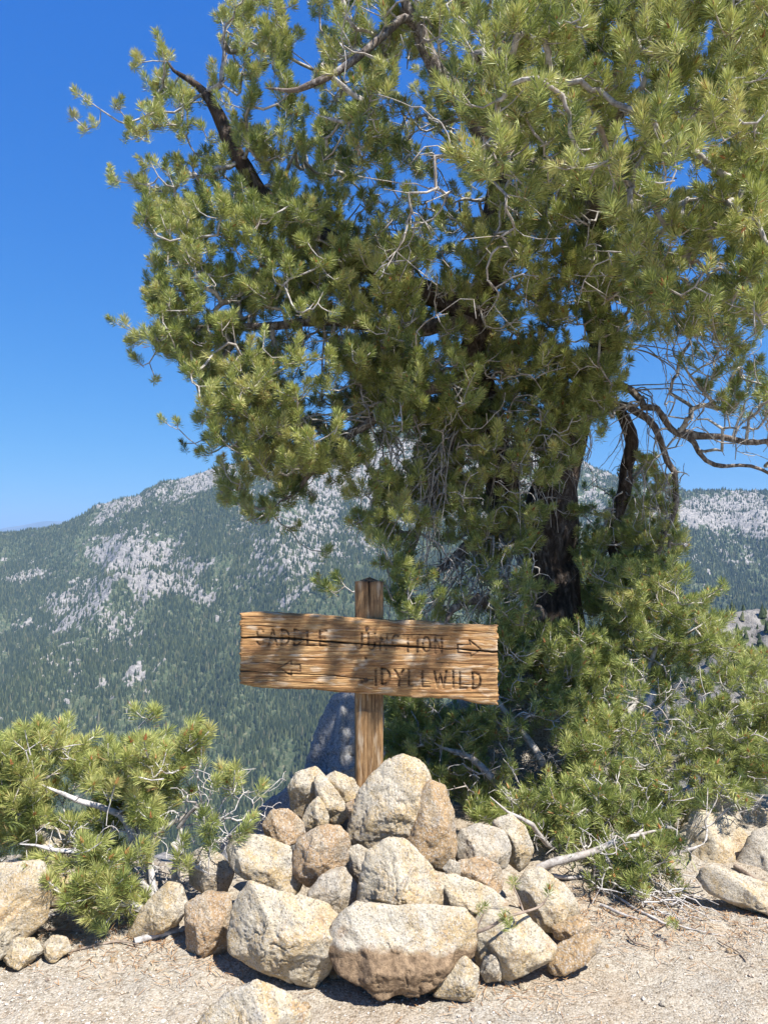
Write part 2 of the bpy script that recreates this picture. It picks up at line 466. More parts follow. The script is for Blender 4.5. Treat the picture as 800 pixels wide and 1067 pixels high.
def make_ground():
    xs = np.concatenate([-np.geomspace(60, 3.0, 24), np.linspace(-2.8, 2.8, 330), np.geomspace(3.0, 60, 24)])
    ys = np.concatenate([-np.geomspace(60, 0.5, 24), np.linspace(0, 1.9, 30), np.linspace(1.95, 5.2, 230), np.geomspace(5.3, 12, 24)])
    A, B = np.meshgrid(xs, ys, indexing='ij')
    z = ground_z(A, B)
    near = (np.abs(A) < 3) & (B > 1.8) & (B < 5.3)
    fine = 0.0035 * fbm(xy0(A, B, 38), 3, 21) + 0.008 * fbm(xy0(A, B, 14), 2, 25)
    z = z + np.where(near, fine, 0)
    V = np.stack([A, B, z], -1).reshape(-1, 3)
    me = mesh_from('ground', V, [grid_faces(len(xs), len(ys))])
    k = N('gravel_ground'); v = k.coord('Object')
    big = k.noise(v, 2.3, 4, 0.6, 0.4); mid = k.noise(v, 9, 4, 0.6)
    c = k.ramp(big, [(0.36, (0.41, 0.35, 0.27)), (0.5, (0.44, 0.395, 0.32)), (0.62, (0.40, 0.365, 0.305))])
    c = k.mix(k.ramp(mid, [(0.55, (0, 0, 0)), (0.75, (0.6, 0.6, 0.6))]), c, (0.41, 0.315, 0.215))
    vo = k.n('ShaderNodeTexVoronoi'); vo.inputs['Scale'].default_value = 120; k.l(v, vo.inputs['Vector'])
    sp = k.n('ShaderNodeSeparateColor'); k.l(vo.outputs['Color'], sp.inputs[0])
    c = k.mix(0.8, c, k.ramp(sp.outputs[0], [(0.0, (0.42, 0.38, 0.33)), (0.3, (0.85, 0.8, 0.74)), (0.8, (1, 1, 1)), (1.0, (1.05, 1.05, 1.05))]), 'MULTIPLY')
    c = k.mix(0.5, c, k.ramp(k.noise(v, 55, 4, 0.7), [(0.35, (0.5, 0.45, 0.4)), (0.55, (1, 1, 1))]), 'MULTIPLY')
    h = k.math('SUBTRACT', 1.0, vo.outputs['Distance'])
    b = k.bump(h, 0.7, 0.006, k.bump(k.noise(v, 40, 5, 0.75), 0.6, 0.012))
    m = k.done(k.principled(c, 0.95, 0.15, b).outputs[0])
    o = obj('ground', me, m); tag(o, 'pale sandy gravel trail shoulder', kind='structure')
make_ground()

RIDGE = np.array([(-900, 590), (-400, 585), (-100, 572), (0, 561), (60, 547), (95, 533), (120, 522), (160, 507), (185, 499), (210, 491), (250, 480), (300, 466),
                  (350, 450), (420, 436), (500, 446), (560, 462), (620, 486), (680, 504), (740, 510), (800, 512), (900, 520), (1100, 535), (1700, 545)], float)
YR = 3400.0; YV = 1100.0; ZV = -620.0
def mountain_z(u, Y):
    """height of the far slope at sideways ratio u = x / y and distance Y"""
    X = u * Y; px = 400 + F * u
    zr = CAMZ + ray(400, np.interp(px, RIDGE[:, 0], RIDGE[:, 1]))[1] * YR
    t = np.clip((Y - YV) / (YR - YV), 0, 1)
    up = ZV + (zr - ZV) * (0.35 * t + 0.65 * t ** 1.6)
    near = -0.30 - 0.56 * (Y - 4.0)
    z = np.where(Y < YV, near, up)
    z = np.where(Y > YR, zr - (Y - YR) * 0.35, z)
    env = smooth(900, 1500, Y) * (1 - 0.75 * smooth(2900, 3400, Y))
    q = np.stack([X / 620.0, Y / 900.0, np.zeros_like(X)], -1)
    z = z + env * (150 * fbm(q, 5, 31, ridged=True) - 40)
    q2 = np.stack([X / 90.0, Y / 130.0, np.zeros_like(X)], -1)
    z = z + smooth(900, 1400, Y) * 11 * fbm(q2, 4, 37)
    z = z + smooth(2600, 3200, Y) * 9 * fbm(np.stack([X / 45.0, Y / 60.0, X * 0], -1), 3, 39, ridged=True)
    # near rocky spur on the right
    cr = CAMZ + ray(400, np.interp(px, [560, 640, 690, 740, 800, 900, 1300], [900, 770, 700, 650, 640, 632, 625]))[1] * 430.0
    sp = cr - 0.62 * np.abs(Y - 430.0) + 7 * fbm(np.stack([X / 38.0, Y / 50.0, X * 0], -1), 4, 43, ridged=True)
    sp = sp + 2.5 * fbm(np.stack([X / 9.0, Y / 12.0, X * 0], -1), 3, 47, ridged=True)
    z = np.maximum(z, sp)
    return z, sp >= z - 0.5
def rockiness(u, Y, z, spur):
    px = 400 + F * u; el = (z - CAMZ) / Y
    py = 565 - F * el
    m = np.zeros_like(px)
    for cx, cy, a, b, rot, w in ((155, 588, 48, 24, 12, 1.1), (85, 625, 30, 16, -28, 1.15), (62, 650, 24, 9, -20, 0.8), (190, 610, 30, 12, 25, 0.8),
                                 (75, 648, 12, 8, 0, 0.6), (142, 700, 12, 9, 0, .75), (110, 712, 18, 8, 0, 0.45), (25, 600, 25, 6, -10, 0.7),
                                 (215, 500, 70, 14, -20, 0.7), (125, 528, 40, 9, -30, 0.7), (330, 560, 90, 50, -35, 0.5), (370, 500, 110, 45, -10, 0.65),
                                 (250, 545, 60, 20, -30, 0.35), (300, 600, 60, 30, -30, 0.38), (500, 500, 120, 60, 10, 0.6), (760, 535, 110, 20, 2, 0.75), (760, 580, 110, 30, 0, 0.3),
                                 (20, 660, 60, 60, 0, 0.25), (120, 670, 80, 50, 0, 0.3)):
        c, s = math.cos(math.radians(rot)), math.sin(math.radians(rot))
        dx = (px - cx) * c + (py - cy) * s; dy = -(px - cx) * s + (py - cy) * c
        m = np.maximum(m, w * np.exp(-((dx / a) ** 2 + (dy / b) ** 2) * 0.7))
    X = u * Y
    nz = fbm(np.stack([X / 70.0, Y / 130.0, z / 60.0], -1), 5, 51, gain=0.65)
    nf = fbm(np.stack([X / 16.0, Y / 26.0, z / 16.0], -1), 3, 59, gain=0.7)
    r = smooth(0.44, 0.60, 1.3 * m + 0.01 + nz * 0.6 + nf * 0.62)
    rs_ = smooth(-0.32, -0.08, fbm(np.stack([X / 22.0, Y / 30.0, z / 22.0], -1), 4, 57))
    return np.where(spur, rs_, r), m
def make_mountain():
    us = np.concatenate([np.linspace(-1.8, -0.62, 60), np.linspace(-0.615, 0.615, 560), np.linspace(0.62, 1.8, 60)])
    Ys = np.concatenate([np.geomspace(4.1, 250, 60), np.linspace(256, 700, 150), np.geomspace(715, 1300, 30), np.linspace(1310, 3420, 420), np.linspace(3450, 5600, 30)])
    U, Y = np.meshgrid(us, Ys, indexing='ij')
    z, spur = mountain_z(U, Y)
    r, m = rockiness(U, Y, z, spur)
    z = z + r * np.where(spur, 2.0, 5.0) * fbm(np.stack([U * Y / 14.0, Y / 18.0, z * 0], -1), 2, 61, ridged=True)
    V = np.stack([U * Y, Y, z], -1).reshape(-1, 3)
    me = mesh_from('mountain', V, [grid_faces(len(us), len(Ys))])
    vert_attr(me, 'rocky', r.ravel())
    k = N('mountain_ground'); v = k.coord('Object')
    n1 = k.noise(v, 0.09, 5, 0.7); n2 = k.noise(v, 0.02, 4, 0.6); n3 = k.noise(v, 0.3, 4, 0.7)
    ro = k.ramp(n1, [(0.35, (0.15, 0.14, 0.13)), (0.5, (0.27, 0.25, 0.225)), (0.65, (0.42, 0.385, 0.34))])
    gr = k.ramp(n1, [(0.35, (0.04, 0.065, 0.028)), (0.52, (0.09, 0.11, 0.055)), (0.66, (0.18, 0.175, 0.105))])
    f = k.math('ADD', k.attr('rocky'), k.math('MULTIPLY', k.math('SUBTRACT', n3, 0.5), 0.9))
    f = k.math('MULTIPLY', k.math('SUBTRACT', f, 0.32), 4.0, True)
    c = k.mix(f, gr, ro)
    b = k.bump(k.noise(v, 0.12, 6, 0.75), 1.0, 5.0)
    mt = k.done(k.principled(c, 0.95, 0.1, b).outputs[0])
    o = obj('mountain', me, mt); tag(o, 'forested granite mountain across the valley', kind='structure')
make_mountain()

def make_far_hills():
    xs = np.linspace(-22000, 22000, 240); V = []
    ys = [15000, 17500, 20000, 22000, 24000]
    def crest(x):
        px = 400 + F * x / 22000
        h = np.interp(px, [-400, -150, -60, 0, 25, 45, 70, 100, 200, 1300], [9, 12, 14, 16, 20, 24, 23, 16, 8, 8])
        return h / 800 * 22000
    prof = [-720, -560, -100, None, -100]
    for Y, p in zip(ys, prof):
        n = fbm(np.stack([xs / 1800, np.full_like(xs, Y / 1800), xs * 0], -1), 4, 71)
        c = crest(xs)
        f = {15000: 0, 17500: 0.25, 20000: 0.6, 22000: 1.0, 24000: 0.3}[Y]
        z = -720 + (c + 720) * f + n * 70 * min(1, f * 1.5)
        V.append(np.stack([xs, np.full_like(xs, Y), z], -1))
    V = np.stack(V, 1).reshape(-1, 3)
    me = mesh_from('hills', V, [grid_faces(len(xs), len(ys))])
    k = N('far_hill_ground'); m = k.done(k.principled(k.ramp(k.noise(k.coord('Object'), 0.001, 5), [(0.4, (0.10, 0.11, 0.08)), (0.6, (0.22, 0.20, 0.15))]), 0.95, 0.1).outputs[0])
    o = obj('hills', me, m); tag(o, 'blue hazy hills on the far horizon', kind='structure')
make_far_hills()

# ------------------------------------------------------------------ forest across the valley
def cones(name, base, H, R, rs, sides=6, layers=1):
    n = len(base); V = []; T = []; off = 0
    for l in range(layers):
        z0 = H * (0.06 + 0.27 * l) if layers > 1 else H * 0.0
        z1 = H * (0.55 + 0.45 * (l + 1) / layers) if layers > 1 else H
        rr = R * (1 - 0.27 * l)
        a = rs.random(n)[:, None] * 6.28 + np.arange(sides)[None, :] * 2 * math.pi / sides
        rad = rr[:, None] * (0.65 + 0.55 * rs.random((n, sides)))
        ring = np.stack([base[:, 0:1] + np.cos(a) * rad, base[:, 1:2] + np.sin(a) * rad,
                         base[:, 2:3] + (z0[:, None] + H[:, None] * 0.10 * (rs.random((n, sides)) - 0.5))], -1)
        tip = base + np.stack([rs.normal(size=n) * R * 0.12, rs.normal(size=n) * R * 0.12, z1], -1)
        V.append(np.concatenate([ring, tip[:, None]], 1).reshape(-1, 3))
        i = off + np.arange(n)[:, None] * (sides + 1); j = np.arange(sides)[None, :]
        T.append(np.stack([i + j, i + (j + 1) % sides, np.broadcast_to(i + sides, (n, sides))], -1).reshape(-1, 3))
        off += n * (sides + 1)
    me = mesh_from(name, np.concatenate(V), [np.concatenate(T)], False)
    t = np.repeat(rs.random(n), sides); face_attr(me, 'tint', np.tile(t, layers))
    return me
k = N('forest_conifer'); FOREST = k.done(k.principled(k.ramp(k.attr('tint'), [(0, (0.025, 0.040, 0.020)), (0.6, (0.055, 0.072, 0.032)), (0.93, (0.10, 0.115, 0.048)), (1.0, (0.15, 0.14, 0.08))]), 0.9, 0.15).outputs[0])
def make_forest():
    rs = np.random.default_rng(23)
    n = 340000
    Y = np.sqrt(rs.uniform(1250 ** 2, 3430 ** 2, n)); u = rs.uniform(-0.66, 0.66, n)
    z, spur = mountain_z(u, Y); r, m = rockiness(u, Y, z, spur)
    den = fbm(np.stack([u * Y / 110.0, Y / 150.0, z * 0], -1), 3, 81)
    keep = (~spur) & (rs.random(n) < np.clip(0.50 + 0.7 * den, 0.12, 1.0) * (1 - 0.58 * r) * (1 - 0.25 * smooth(0.3, .7, m)))
    Y, u, z = Y[keep], u[keep], z[keep]
    H = rs.uniform(8, 22, len(Y)) * (1 - 0.25 * smooth(2600, 3300, Y))
    base = np.stack([u * Y, Y, z - 0.8], -1)
    me = cones('forest', base, H, H * rs.uniform(0.17, 0.27, len(Y)), rs, 5)
    o = obj('forest', me, FOREST); tag(o, 'dark conifer forest covering the mountain slopes across the valley', 'forest', kind='stuff')
    # the wood on the nearer spur
    n = 5200
    Y = rs.uniform(330, 640, n); u = rs.uniform(0.22, 0.66, n)
    z, spur = mountain_z(u, Y); r, m = rockiness(u, Y, z, spur)
    keep = spur & (rs.random(n) < 0.85 - 0.6 * r); Y, u, z = Y[keep], u[keep], z[keep]
    H = rs.uniform(2.5, 9, len(Y)); base = np.stack([u * Y, Y, z - 0.3], -1)
    me = cones('spur_forest', base, H, H * rs.uniform(0.2, 0.3, len(Y)), rs, 6, 3)
    o = obj('spur_forest', me, FOREST); tag(o, 'pine wood among pale rocks on the nearer spur at right', 'forest', kind='stuff')
make_forest()

# ================================================================== ROCKS
def ico(sub):
    bpy_me = None
    import bmesh
    bm = bmesh.new(); bmesh.ops.create_icosphere(bm, subdivisions=sub, radius=1.0)
    v = np.array([x.co[:] for x in bm.verts]); f = np.array([[q.index for q in t.verts] for t in bm.faces]); bm.free()
    return v / np.linalg.norm(v, axis=1, keepdims=True), f
ICO = {s: ico(s) for s in (3, 5, 6)}
def hull2d(p):
    p = sorted(map(tuple, p))
    def half(pts):
        h = []
        for q in pts:
            while len(h) >= 2 and (h[-1][0] - h[-2][0]) * (q[1] - h[-2][1]) - (h[-1][1] - h[-2][1]) * (q[0] - h[-2][0]) <= 0: h.pop()
            h.append(q)
        return h
    a, b = half(p), half(p[::-1]); return np.array(a[:-1] + b[:-1])
def rock(name, outline, Y, thick, mat, label, seed, tilt=None, sub=5, rough=1.0, pw=54, cat='rock', group=None, caps=5, facing=None):
    rs = np.random.default_rng(seed)
    pts = np.array([P(a, b, Y) for a, b in outline])
    q = hull2d(pts[:, [0, 2]])
    A = 0; C = np.zeros(2)
    for i in range(len(q)):
        a, b = q[i - 1], q[i]; cr = a[0] * b[1] - a[1] * b[0]; A += cr; C += (a + b) * cr
    C = C / (3 * A)
    q = C + (q - C) * (1.08 if thick > 0.115 else 1.13)
    planes = []
    for i in range(len(q)):
        a, b = q[i - 1], q[i]; e = b - a; L = np.linalg.norm(e)
        if L < 1e-5: continue
        nrm = np.array([e[1], -e[0]]) / L
        d = nrm @ (a - C)
        if d < 0: nrm, d = -nrm, -d
        for s in (-1, 1):
            al = math.radians(rs.uniform(12, 48) if nrm[1] > -0.35 else rs.uniform(4, 16))
            planes.append((np.array([nrm[0] * math.cos(al), s * math.sin(al), nrm[1] * math.cos(al)]), d * math.cos(al)))
    for s in (-1, 1):
        for _ in range(caps):
            v = np.array([rs.normal() * 0.45, s * 1.0, rs.normal() * 0.40 + (0.10 if s < 0 else 0)]); v /= np.linalg.norm(v)
            planes.append((v, thick * rs.uniform(0.80, 1.08)))
    if facing is not None:
        for v, d in facing:
            v = np.array(v, float); v /= np.linalg.norm(v); planes.append((v, thick * d))
    dirs, f = ICO[sub]
    S = np.zeros(len(dirs))
    for v, d in planes:
        S += (np.maximum(0, dirs @ v) / d) ** pw
    r = S ** (-1.0 / pw)
    r0_ = r.copy(); nf = 34
    pd = rs.normal(size=(nf, 3)); pd[:, 1] = -np.abs(pd[:, 1]) * 2.0 - 0.2
    pd /= np.linalg.norm(pd, axis=1, keepdims=True)
    for w_ in pd:
        s_ = 0; g_ = np.zeros(3)
        for v, d in planes:
            t_ = max(0, w_ @ v) / d
            s_ += t_ ** pw; g_ += (t_ ** (pw - 1)) * v / d
        rr_ = s_ ** (-1.0 / pw); g_ /= np.linalg.norm(g_)
        g_ = g_ + rs.normal(size=3) * 0.22; g_ /= np.linalg.norm(g_)
        dd = (w_ * rr_) @ g_ * rs.uniform(0.94, 1.0)
        if dd <= 0.01: continue
        r = np.minimum(r, dd / np.maximum(dirs @ g_, 1e-3))
    wf_ = smooth(0.06, 0.40, np.abs(dirs[:, 1])); r = np.maximum(r, r0_ * 0.80); r = r0_ * (1 - wf_) + r * wf_
    V = dirs * r[:, None]
    R = math.sqrt(A / 2 / math.pi)
    o3 = rs.uniform(-50, 50, 3)
    R = max(R, 0.03)
    nn = 0.05 * fbm(V / R * 1.3 + o3, 3, seed) + 0.05 * fbm(V / R * 3.6 + o3, 5, seed + 3, gain=0.6, ridged=True) - 0.02
    cr = fbm(V / R * 2.1 + o3 + 7, 2, seed + 8)
    nn = nn * 0.85 - 0.045 * np.exp(-(cr / 0.025) ** 2)
    V = V + dirs * (nn * R * rough)[:, None] + dirs * (0.0028 * fbm(V * 75 + o3, 3, seed + 5))[:, None]
    me = mesh_from(name, V, [f])
    o = obj(name, me, ROCK[mat], loc=(C[0], Y, C[1]))
    tag(o, label, cat, group)
    return o

G = 'granite rocks heaped round the sign post'
RK = [
 # outline, Y, thick, mat, label, seed
 ([(363,873),(366,852),(374,828),(386,808),(402,795),(420,789),(438,797),(447,812),(455,840),(448,865),(425,884),(400,893),(380,888)], 3.12, .15, 'cream', 'largest rounded boulder at the top of the cairn just right of the post', 11),
 ([(415,872),(430,838),(447,814),(463,822),(472,848),(475,885),(466,905),(446,898),(425,884)], 3.06, .12, 'tan', 'smooth tan boulder leaning on the right side of the topmost boulder', 12),
 ([(373,942),(375,920),(384,888),(404,876),(422,878),(446,900),(460,924),(457,952),(447,966),(420,962),(392,953)], 2.83, .13, 'pale', 'pale pyramid-shaped rock in the middle of the cairn standing on the wide slab', 13),
 ([(343,983),(352,958),(370,942),(400,948),(440,955),(480,948),(493,962),(493,985),(478,1012),(450,1029),(420,1035),(385,1027),(355,1008)], 2.74, .17, 'soiled', 'wide slab with white top and brown soil-stained front at the foot of the cairn', 14),
 ([(238,925),(252,917),(275,924),(305,932),(338,942),(353,956),(356,972),(342,1008),(328,1026),(312,1022),(270,1006),(241,990),(240,955)], 2.72, .15, 'pale', 'big pale wedge-shaped rock at the lower left of the cairn', 15),
 ([(205,1075),(214,1056),(240,1033),(268,1022),(300,1036),(322,1056),(320,1085),(260,1100)], 2.56, .15, 'cream', 'half-buried yellowish rock under the big pale wedge-shaped rock', 16),
 ([(194,945),(207,936),(238,934),(243,960),(239,982),(230,992),(207,992),(196,984)], 2.86, .10, 'orange', 'upright flat brownish rock left of the big pale wedge-shaped rock', 17),
 ([(239,886),(247,870),(275,873),(302,885),(312,912),(318,930),(296,934),(265,918),(244,902)], 2.98, .11, 'cream', 'long sloping cream rock at the left shoulder of the cairn', 18),
 ([(307,897),(312,875),(333,862),(352,862),(362,874),(362,896),(346,914),(322,921),(309,910)], 2.97, .10, 'orange', 'eight-sided brown rock left of the cairn centre with a grey right face', 19),
 ([(323,930),(336,914),(358,906),(371,924),(368,945),(356,958),(340,948),(325,941)], 2.88, .08, 'grey', 'small grey rock wedged under the eight-sided brown rock', 20),
 ([(275,860),(283,845),(300,844),(315,858),(317,868),(305,879),(289,879),(278,871)], 3.12, .07, 'orange', 'small orange-brown rock at the upper left of the cairn', 21),
 ([(301,820),(310,806),(328,801),(338,811),(340,826),(326,840),(317,851),(306,848)], 3.24, .07, 'pale', 'whitish knobbly rock highest on the left of the post', 22),
 ([(315,856),(321,841),(331,831),(340,843),(343,857),(331,867),(319,865)], 3.13, .05, 'cream', 'small oval cream rock between the orange-brown rock and the long leaning rock', 23),
 ([(328,812),(338,808),(350,824),(365,846),(365,861),(353,864),(341,852),(331,834)], 3.17, .055, 'cream', 'long narrow cream rock leaning beside the post', 24),
 ([(338,812),(350,805),(368,812),(376,825),(371,836),(356,838),(345,828)], 3.25, .06, 'cream', 'rounded pale rock directly in front of the post foot', 25),
 ([(360,838),(372,831),(378,845),(373,856),(364,853)], 3.13, .035, 'orange', 'tiny tan rock between the leaning rock and the topmost boulder', 26),
 ([(474,882),(482,866),(500,860),(524,866),(531,885),(526,901),(510,907),(490,899),(478,896)], 3.10, .09, 'grey', 'speckled grey rock right of the topmost boulders', 27),
 ([(514,857),(532,850),(546,862),(554,884),(549,900),(540,906),(528,897),(519,876)], 3.18, .08, 'cream', 'pale yellow upright rock at the right end of the cairn top', 28),
 ([(472,909),(480,898),(500,894),(521,903),(524,916),(518,929),(498,927),(479,920)], 3.00, .07, 'orange', 'rounded orange rock beneath the speckled grey rock', 29),
 ([(458,916),(474,913),(508,926),(532,944),(516,962),(490,968),(462,955)], 2.92, .09, 'pale', 'white cracked rock between the pyramid rock and the pine seedling', 30),
 ([(490,968),(510,950),(545,952),(578,985),(572,1000),(546,1010),(521,1019),(500,1008)], 2.80, .13, 'pale', 'large sloping light slab right of the soil-stained slab', 31),
 ([(538,925),(548,908),(564,905),(590,924),(603,944),(600,960),(575,967),(550,958)], 3.06, .12, 'pale', 'light flat-topped rock at the right foot of the cairn beside the shrub', 32),
 ([(576,966),(598,955),(613,960),(613,972),(596,980),(579,977)], 2.95, .06, 'tan', 'small angular tan rock above the buried oval rock', 33),
 ([(571,1003),(579,986),(600,975),(623,974),(625,988),(606,1004),(586,1014),(574,1012)], 2.80, .08, 'tan', 'low oval buried rock at the right edge of the cairn', 34),
 ([(453,1036),(466,1012),(484,998),(497,1010),(497,1032),(480,1042)], 2.68, .05, 'cream', 'small yellow stone right of the soil-stained slab', 35),
 ([(500,1012),(504,998),(516,995),(523,1006),(521,1020),(506,1022)], 2.70, .035, 'grey', 'small rounded grey stone between the yellow stone and the light slab', 36),
 ([(462,905),(468,896),(478,900),(479,912),(468,915)], 2.97, .03, 'grey', 'tiny grey stone in the gap left of the rounded orange rock', 37),
 ([(360,885),(372,880),(386,890),(386,915),(372,922),(362,910)], 2.98, .05, 'grey', 'shaded grey stone deep in the gap left of the pyramid rock', 38),
 ([(196,893),(212,884),(232,893),(243,908),(236,928),(215,930),(200,918)], 3.06, .08, 'grey', 'pale stone between the long sloping rock and the left bush', 39),
 ([(134,975),(150,945),(174,922),(188,925),(195,945),(184,962),(162,975)], 3.05, .08, 'cream', 'pale rock under the roots of the left bush', 40),
 ([(-80,945),(-40,915),(0,902),(40,898),(52,925),(46,958),(22,982),(-10,1005),(-80,1010)], 2.95, .25, 'pale', 'large smooth boulder cut by the left edge of the picture', 41),
 ([(28,880),(45,862),(72,868),(98,892),(104,925),(70,945),(40,940),(30,905)], 3.20, .16, 'cream', 'pale boulder behind the left bush', 42),
 ([(5,992),(15,978),(35,978),(44,990),(30,1004),(10,1004)], 2.78, .06, 'cream', 'small stone at the foot of the boulder at left', 43),
 ([(46,985),(55,975),(70,978),(74,990),(60,998),(48,995)], 2.80, .05, 'cream', 'smaller stone right of the one at the foot of the left boulder', 44),
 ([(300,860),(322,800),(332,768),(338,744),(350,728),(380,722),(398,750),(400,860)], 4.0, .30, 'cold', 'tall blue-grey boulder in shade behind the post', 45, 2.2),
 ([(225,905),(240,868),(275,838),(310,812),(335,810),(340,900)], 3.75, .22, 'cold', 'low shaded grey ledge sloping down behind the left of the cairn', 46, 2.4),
 ([(726,914),(744,902),(800,922),(850,948),(850,972),(790,952),(742,932)], 3.20, .11, 'cream', 'flat cream slab lying in the gravel at the right edge', 47),
 ([(696,925),(700,880),(722,845),(760,852),(782,880),(768,908),(722,920)], 3.75, .20, 'pale', 'whitish boulder half hidden behind the lower right of the shrub', 48),
 ([(765,905),(785,868),(830,850),(870,880),(860,920),(800,925)], 3.62, .2, 'grey', 'dark rounded boulder at the right edge beyond the cream slab', 49),
 ([(700,850),(735,822),(790,842),(830,868),(800,885),(730,880)], 4.15, .22, 'pale', 'broad pale boulder behind the shrub at right', 50),
]
for ol, Y, th, mt, lb, sd, *rg in RK:
    big = sd in (11, 14, 15, 41, 45, 13)
    if sd in (14, 16, 17, 31, 33, 34, 35, 36, 40, 43, 44, 41):
        bp_ = max(q_[1] for q_ in ol); bx_ = [q_[0] for q_ in ol if q_[1] == bp_][0]
        a_, b_ = ray(bx_, bp_ + 3); Yh = -CAMZ / b_
        for _ in range(5): Yh = (CAMZ - float(ground_z(np.array(a_ * Yh), np.array(Yh)))) / -b_
        Y = min(Y, Yh + 0.2 * th)
    rock('boulder' if sd in (11, 12, 41, 42, 45, 48, 49, 50) else ('slab' if sd in (14, 31, 47) else 'rock'), ol, Y, th, mt, lb, sd,
         sub=6 if big else 5, cat='boulder' if sd in (11, 12, 41, 42, 45, 48, 49, 50) else 'rock',
         group=G if sd <= 38 else None, rough=rg[0] if rg else 1.0)

# loose stones on the gravel, each its own
def stones():
    rs = np.random.default_rng(77)
    spots = [(690,1047,.011,'dark round stone alone on the gravel near the bottom edge','grey'), (318,1050,.014,'small tan stone in front of the gap left of the soiled slab','tan'),
             (350,1015,.028,'reddish stone between the pale wedge-shaped rock and the soiled slab','orange'), (545,1030,.016,'pale chip right of the light sloping slab, nearest to it','cream'),
             (530,1026,.018,'rounded pale chip below the light sloping slab','pale'), (632,1008,.010,'small chip right of the oval buried rock','tan'),
             (655,965,.012,'small grey chip under the low twigs of the shrub','grey'), (760,992,.012,'pinkish chip on the gravel toward the right edge','tan'),
             (118,1003,.012,'small brown stone at the left on the litter','tan'), (158,1012,.013,'pale stone left of the half-buried yellowish rock','pale'),
             (420,1050,.009,'tiny pale stone in front of the soiled slab','pale'), (720,940,.016,'tan stone left of the cream slab','tan')]
    for i, (px, py, r, lb, mt) in enumerate(spots):
        a, b = ray(px, py); Y = 1.5 / -b
        for _ in range(4): Y = (CAMZ - float(ground_z(np.array(a * Y), np.array(Y)))) / -b
        d, f = ICO[3]; o3 = rs.uniform(-9, 9, 3)
        V = d * r * (1 + 0.35 * fbm(d * 1.5 + o3, 3, i)[:, None]) * rs.uniform(0.7, 1.4, 3) * (1, 1, 0.75)
        o = obj('stone', mesh_from('stone', V, [f]), ROCK[mt], loc=(a * Y, Y, float(ground_z(np.array(a * Y), np.array(Y))) + r * 0.35)); tag(o, lb, 'stone', 'loose stones on the gravel')
stones()

def gravel():
    rs = np.random.default_rng(78)
    n = 34000
    y = 2.2 + 2.0 * rs.random(n) ** 1.3; x = rs.uniform(-0.62, 0.62, n) * (y + 0.25)
    dn = fbm(xy0(x, y, 2.2), 3, 90)
    keep = rs.random(n) < 0.65 + dn
    x, y = x[keep], y[keep]; n = len(x)
    z = ground_z(x, y) + 0.0035 * fbm(xy0(x, y, 38), 3, 21) + 0.008 * fbm(xy0(x, y, 14), 2, 25)
    r = 0.0014 + 0.0028 * rs.random(n) ** 3 + (rs.random(n) < 0.012) * 0.005
    oct_v = np.array([[1,0,0],[0,1,0],[-1,0,0],[0,-1,0],[0,0,1],[0,0,-1],[.6,.6,.6],[-.6,.5,.6],[.5,-.6,.6],[-.6,-.6,.5]], float)
    f0 = np.array([[0,1,6],[1,4,6],[4,0,6],[1,2,7],[2,4,7],[4,1,7],[2,3,9],[3,4,9],[4,2,9],[3,0,8],[0,4,8],[4,3,8],[1,0,5],[2,1,5],[3,2,5],[0,3,5]])
    V = oct_v[None] * r[:, None, None] * rs.uniform(0.65, 1.35, (n, 10, 1)) * rs.uniform(0.7, 1.3, (n, 1, 3))
    a = rs.random(n) * 6.28; c, s = np.cos(a)[:, None], np.sin(a)[:, None]
    V = np.stack([V[..., 0] * c - V[..., 1] * s, V[..., 0] * s + V[..., 1] * c, V[..., 2]], -1)
    V += np.stack([x, y, z + r * 0.35], -1)[:, None]
    me = mesh_from('gravel', V.reshape(-1, 3), [(np.arange(n)[:, None, None] * 10 + f0[None]).reshape(-1, 3)], False)
    face_attr(me, 'tint', np.repeat(rs.random(n), len(f0)))
    k = N('gravel_grain'); m = k.done(k.principled(k.ramp(k.attr('tint'), [(0, (0.15, 0.12, 0.10)), (0.2, (0.46, 0.35, 0.25)), (0.5, (0.56, 0.49, 0.40)), (0.9, (0.54, 0.50, 0.44)), (1, (0.66, 0.63, 0.58))]), 0.9, 0.2).outputs[0])
    o = obj('gravel', me, m); tag(o, 'coarse decomposed granite gravel over the trail', 'gravel', kind='stuff')
    # dry needle litter
    n = 2600
    cx = np.array([(-1.05, 2.95), (-0.75, 2.85), (0.95, 3.1), (1.15, 3.25), (0.75, 3.2), (0.35, 2.75), (1.5, 3.1)])
    i = rs.integers(0, len(cx), n); x = cx[i, 0] + rs.normal(size=n) * 0.2; y = cx[i, 1] + rs.normal(size=n) * 0.13
    z = ground_z(x, y) + 0.006 + rs.random(n) * 0.005
    a = rs.random(n) * 6.28; L = rs.uniform(0.02, 0.045, n); w = 0.0011
    d = np.stack([np.cos(a), np.sin(a), rs.normal(size=n) * 0.15], -1); sd = np.stack([-np.sin(a), np.cos(a), a * 0], -1)
    p = np.stack([x, y, z], -1)
    V = np.stack([p - d * L[:, None] / 2 - sd * w, p - d * L[:, None] / 2 + sd * w, p + d * L[:, None] / 2 + sd * w, p + d * L[:, None] / 2 - sd * w], 1).reshape(-1, 3)
    me = mesh_from('needle_litter', V, [np.arange(n * 4).reshape(-1, 4)], False); face_attr(me, 'tint', rs.random(n))
    k = N('dry_needles'); m = k.done(k.principled(k.ramp(k.attr('tint'), [(0, (0.20, 0.10, 0.05)), (0.6, (0.42, 0.24, 0.11)), (1, (0.5, 0.38, 0.24))]), 0.8, 0.2).outputs[0])
    o = obj('needle_litter', me, m); tag(o, 'dry orange pine needles strewn on the gravel', 'needle litter', kind='stuff')
gravel()

